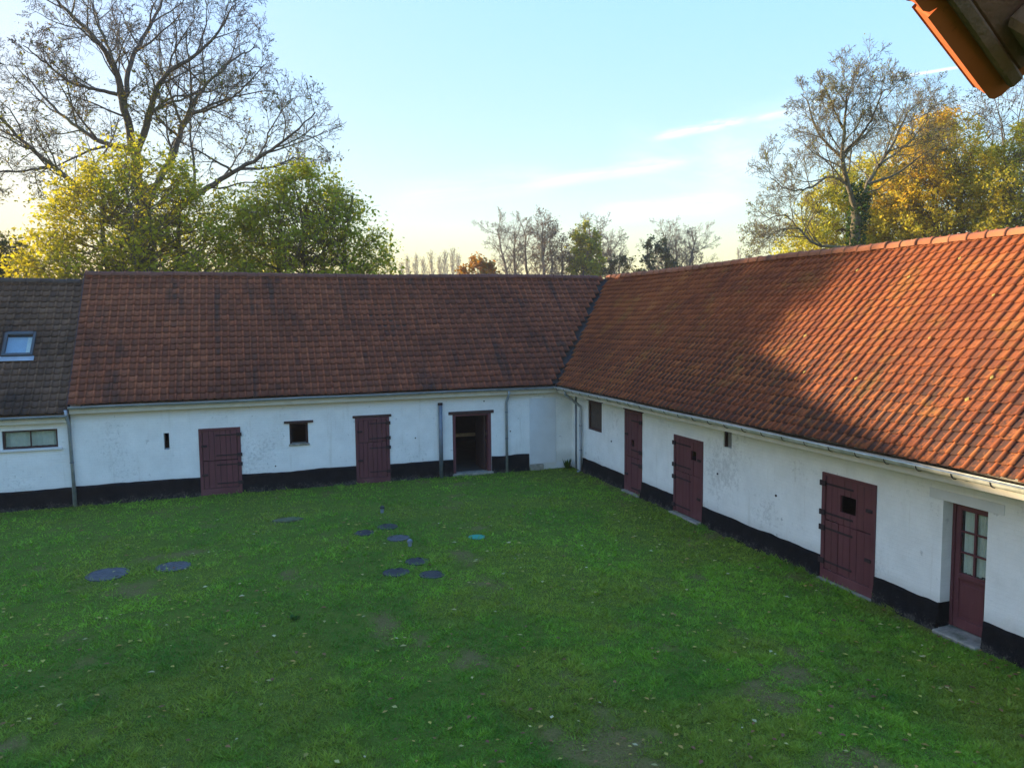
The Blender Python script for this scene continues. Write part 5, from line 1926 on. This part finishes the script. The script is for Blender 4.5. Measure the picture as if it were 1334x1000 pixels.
    leafy_tree('ivy_clad_tree', 'narrow yellow-green ivy-covered tree in the distant bare row', 51,
               [(742, 430), (744, 350), (746, 310), (752, 292), (764, 290), (775, 300), (780, 330), (786, 350), (788, 430)], 86, 2.2, 764, gy, 170, 12, 0.19, stems=2, bark='bark_hazed', group='distant trees beyond the back range')
    leafy_tree('leafy_tree', 'small orange autumn tree in the distance above the back ridge', 52,
               [(601, 430), (602, 350), (610, 336), (622, 330), (634, 338), (642, 352), (644, 430)], 84, 2.0, 622, [(0.42, 0.17, 0.02), (0.36, 0.16, 0.025), (0.30, 0.19, 0.03)], 120, 12, 0.19, stems=2, bark='bark_hazed', group='distant trees beyond the back range')
    leafy_tree('evergreen_tree', 'dark evergreen crown amid bare branches beyond the orange ridge', 53,
               [(842, 430), (838, 338), (843, 318), (853, 306), (864, 310), (870, 330), (880, 345), (884, 430)], 82, 1.8, 858, [(0.045, 0.07, 0.045), (0.065, 0.09, 0.05)], 110, 12, 0.18, stems=2, bark='bark_hazed', group='distant trees beyond the back range')
    leafy_tree('leafy_shrub', 'low olive scrub beneath the bare trees above the roof valley', 54,
               [(786, 430), (788, 350), (800, 338), (815, 332), (828, 342), (834, 356), (836, 430)], 84, 2.0, 810, [(0.06, 0.07, 0.025), (0.09, 0.09, 0.03)], 80, 12, 0.17, stems=2, bark='bark_hazed', group='distant trees beyond the back range')
    # pale poplars far off, haze also painted into bark and leaf colours
    pr = random.Random(77)
    for k, (px, top) in enumerate([(524, 347), (532, 340), (543, 337), (552, 342), (563, 336), (573, 340), (581, 333), (590, 332), (598, 337), (961, 330), (972, 336)]):
        tr = Tree(300 + k)
        Y = 320 + pr.uniform(-15, 15)
        x = at_y(px, 400, Y).x
        H = at_y(px, top, Y).z
        P = dict(n=[8, 4, 3], wander=0.08, up=[0.0, 0.35, 0.25], kids=[70, 7], ratio=0.30, ang=(22, 50), rmin=0.06, max=2, thick=0.03)
        pts, rad = tr.limb([np.array([x, Y, -0.3]), np.array([x + pr.uniform(-.3, .3), Y, H * 0.5]), np.array([x, Y, H])], 0.3, 0.06, 0, 10)
        tr.kids(pts, rad, 0, P, H * 0.55, t0=0.2)
        t = root('poplar_tree', (x, Y, 0), 'pale hazy poplar in the distant line left of the orange tree' if px < 700 else ('taller pale hazy tree just above the orange ridge' if px < 965 else 'shorter pale hazy tree just above the orange ridge'), 'tree', 'pale poplars in the far distance')
        a = tr.mesh('trunk', M['bark_hazed'], t, (0,), (6,))
        b = tr.mesh('branches', M['bark_hazed'], t, (1, 2), (4, 4, 3))
        tag(b, kind='stuff')
        l = tr.leaves('crown', t, 2, 3, 0.20, palette([(0.34, 0.29, 0.15), (0.28, 0.25, 0.13)], [0.5, 0.5]), 0.75)
        adopt(t, [a, b, l])


# ------------------------------------------------------------------ build everything
make_ground()
back_range()
right_range()
annex()
own_eave()
lawn_things()
make_grass()
leaf_litter()
trees()


def haze():
    m = bpy.data.materials.new('haze')
    m.use_nodes = True
    w = NT(m.node_tree)
    out = w.n('ShaderNodeOutputMaterial')
    v = w.n('ShaderNodeVolumePrincipled')
    v.inputs['Color'].default_value = (0.93, 0.95, 1.0, 1)
    v.inputs['Density'].default_value = 0.0004
    v.inputs['Anisotropy'].default_value = 0.2
    w.link(v.outputs[0], out.inputs['Volume'])
    o = MB().box(-760, 760, -560, 860, -1.2, 36.0).build('haze', m)
    tag(o, kind='stuff')


HAZE = True
if HAZE:
    haze()
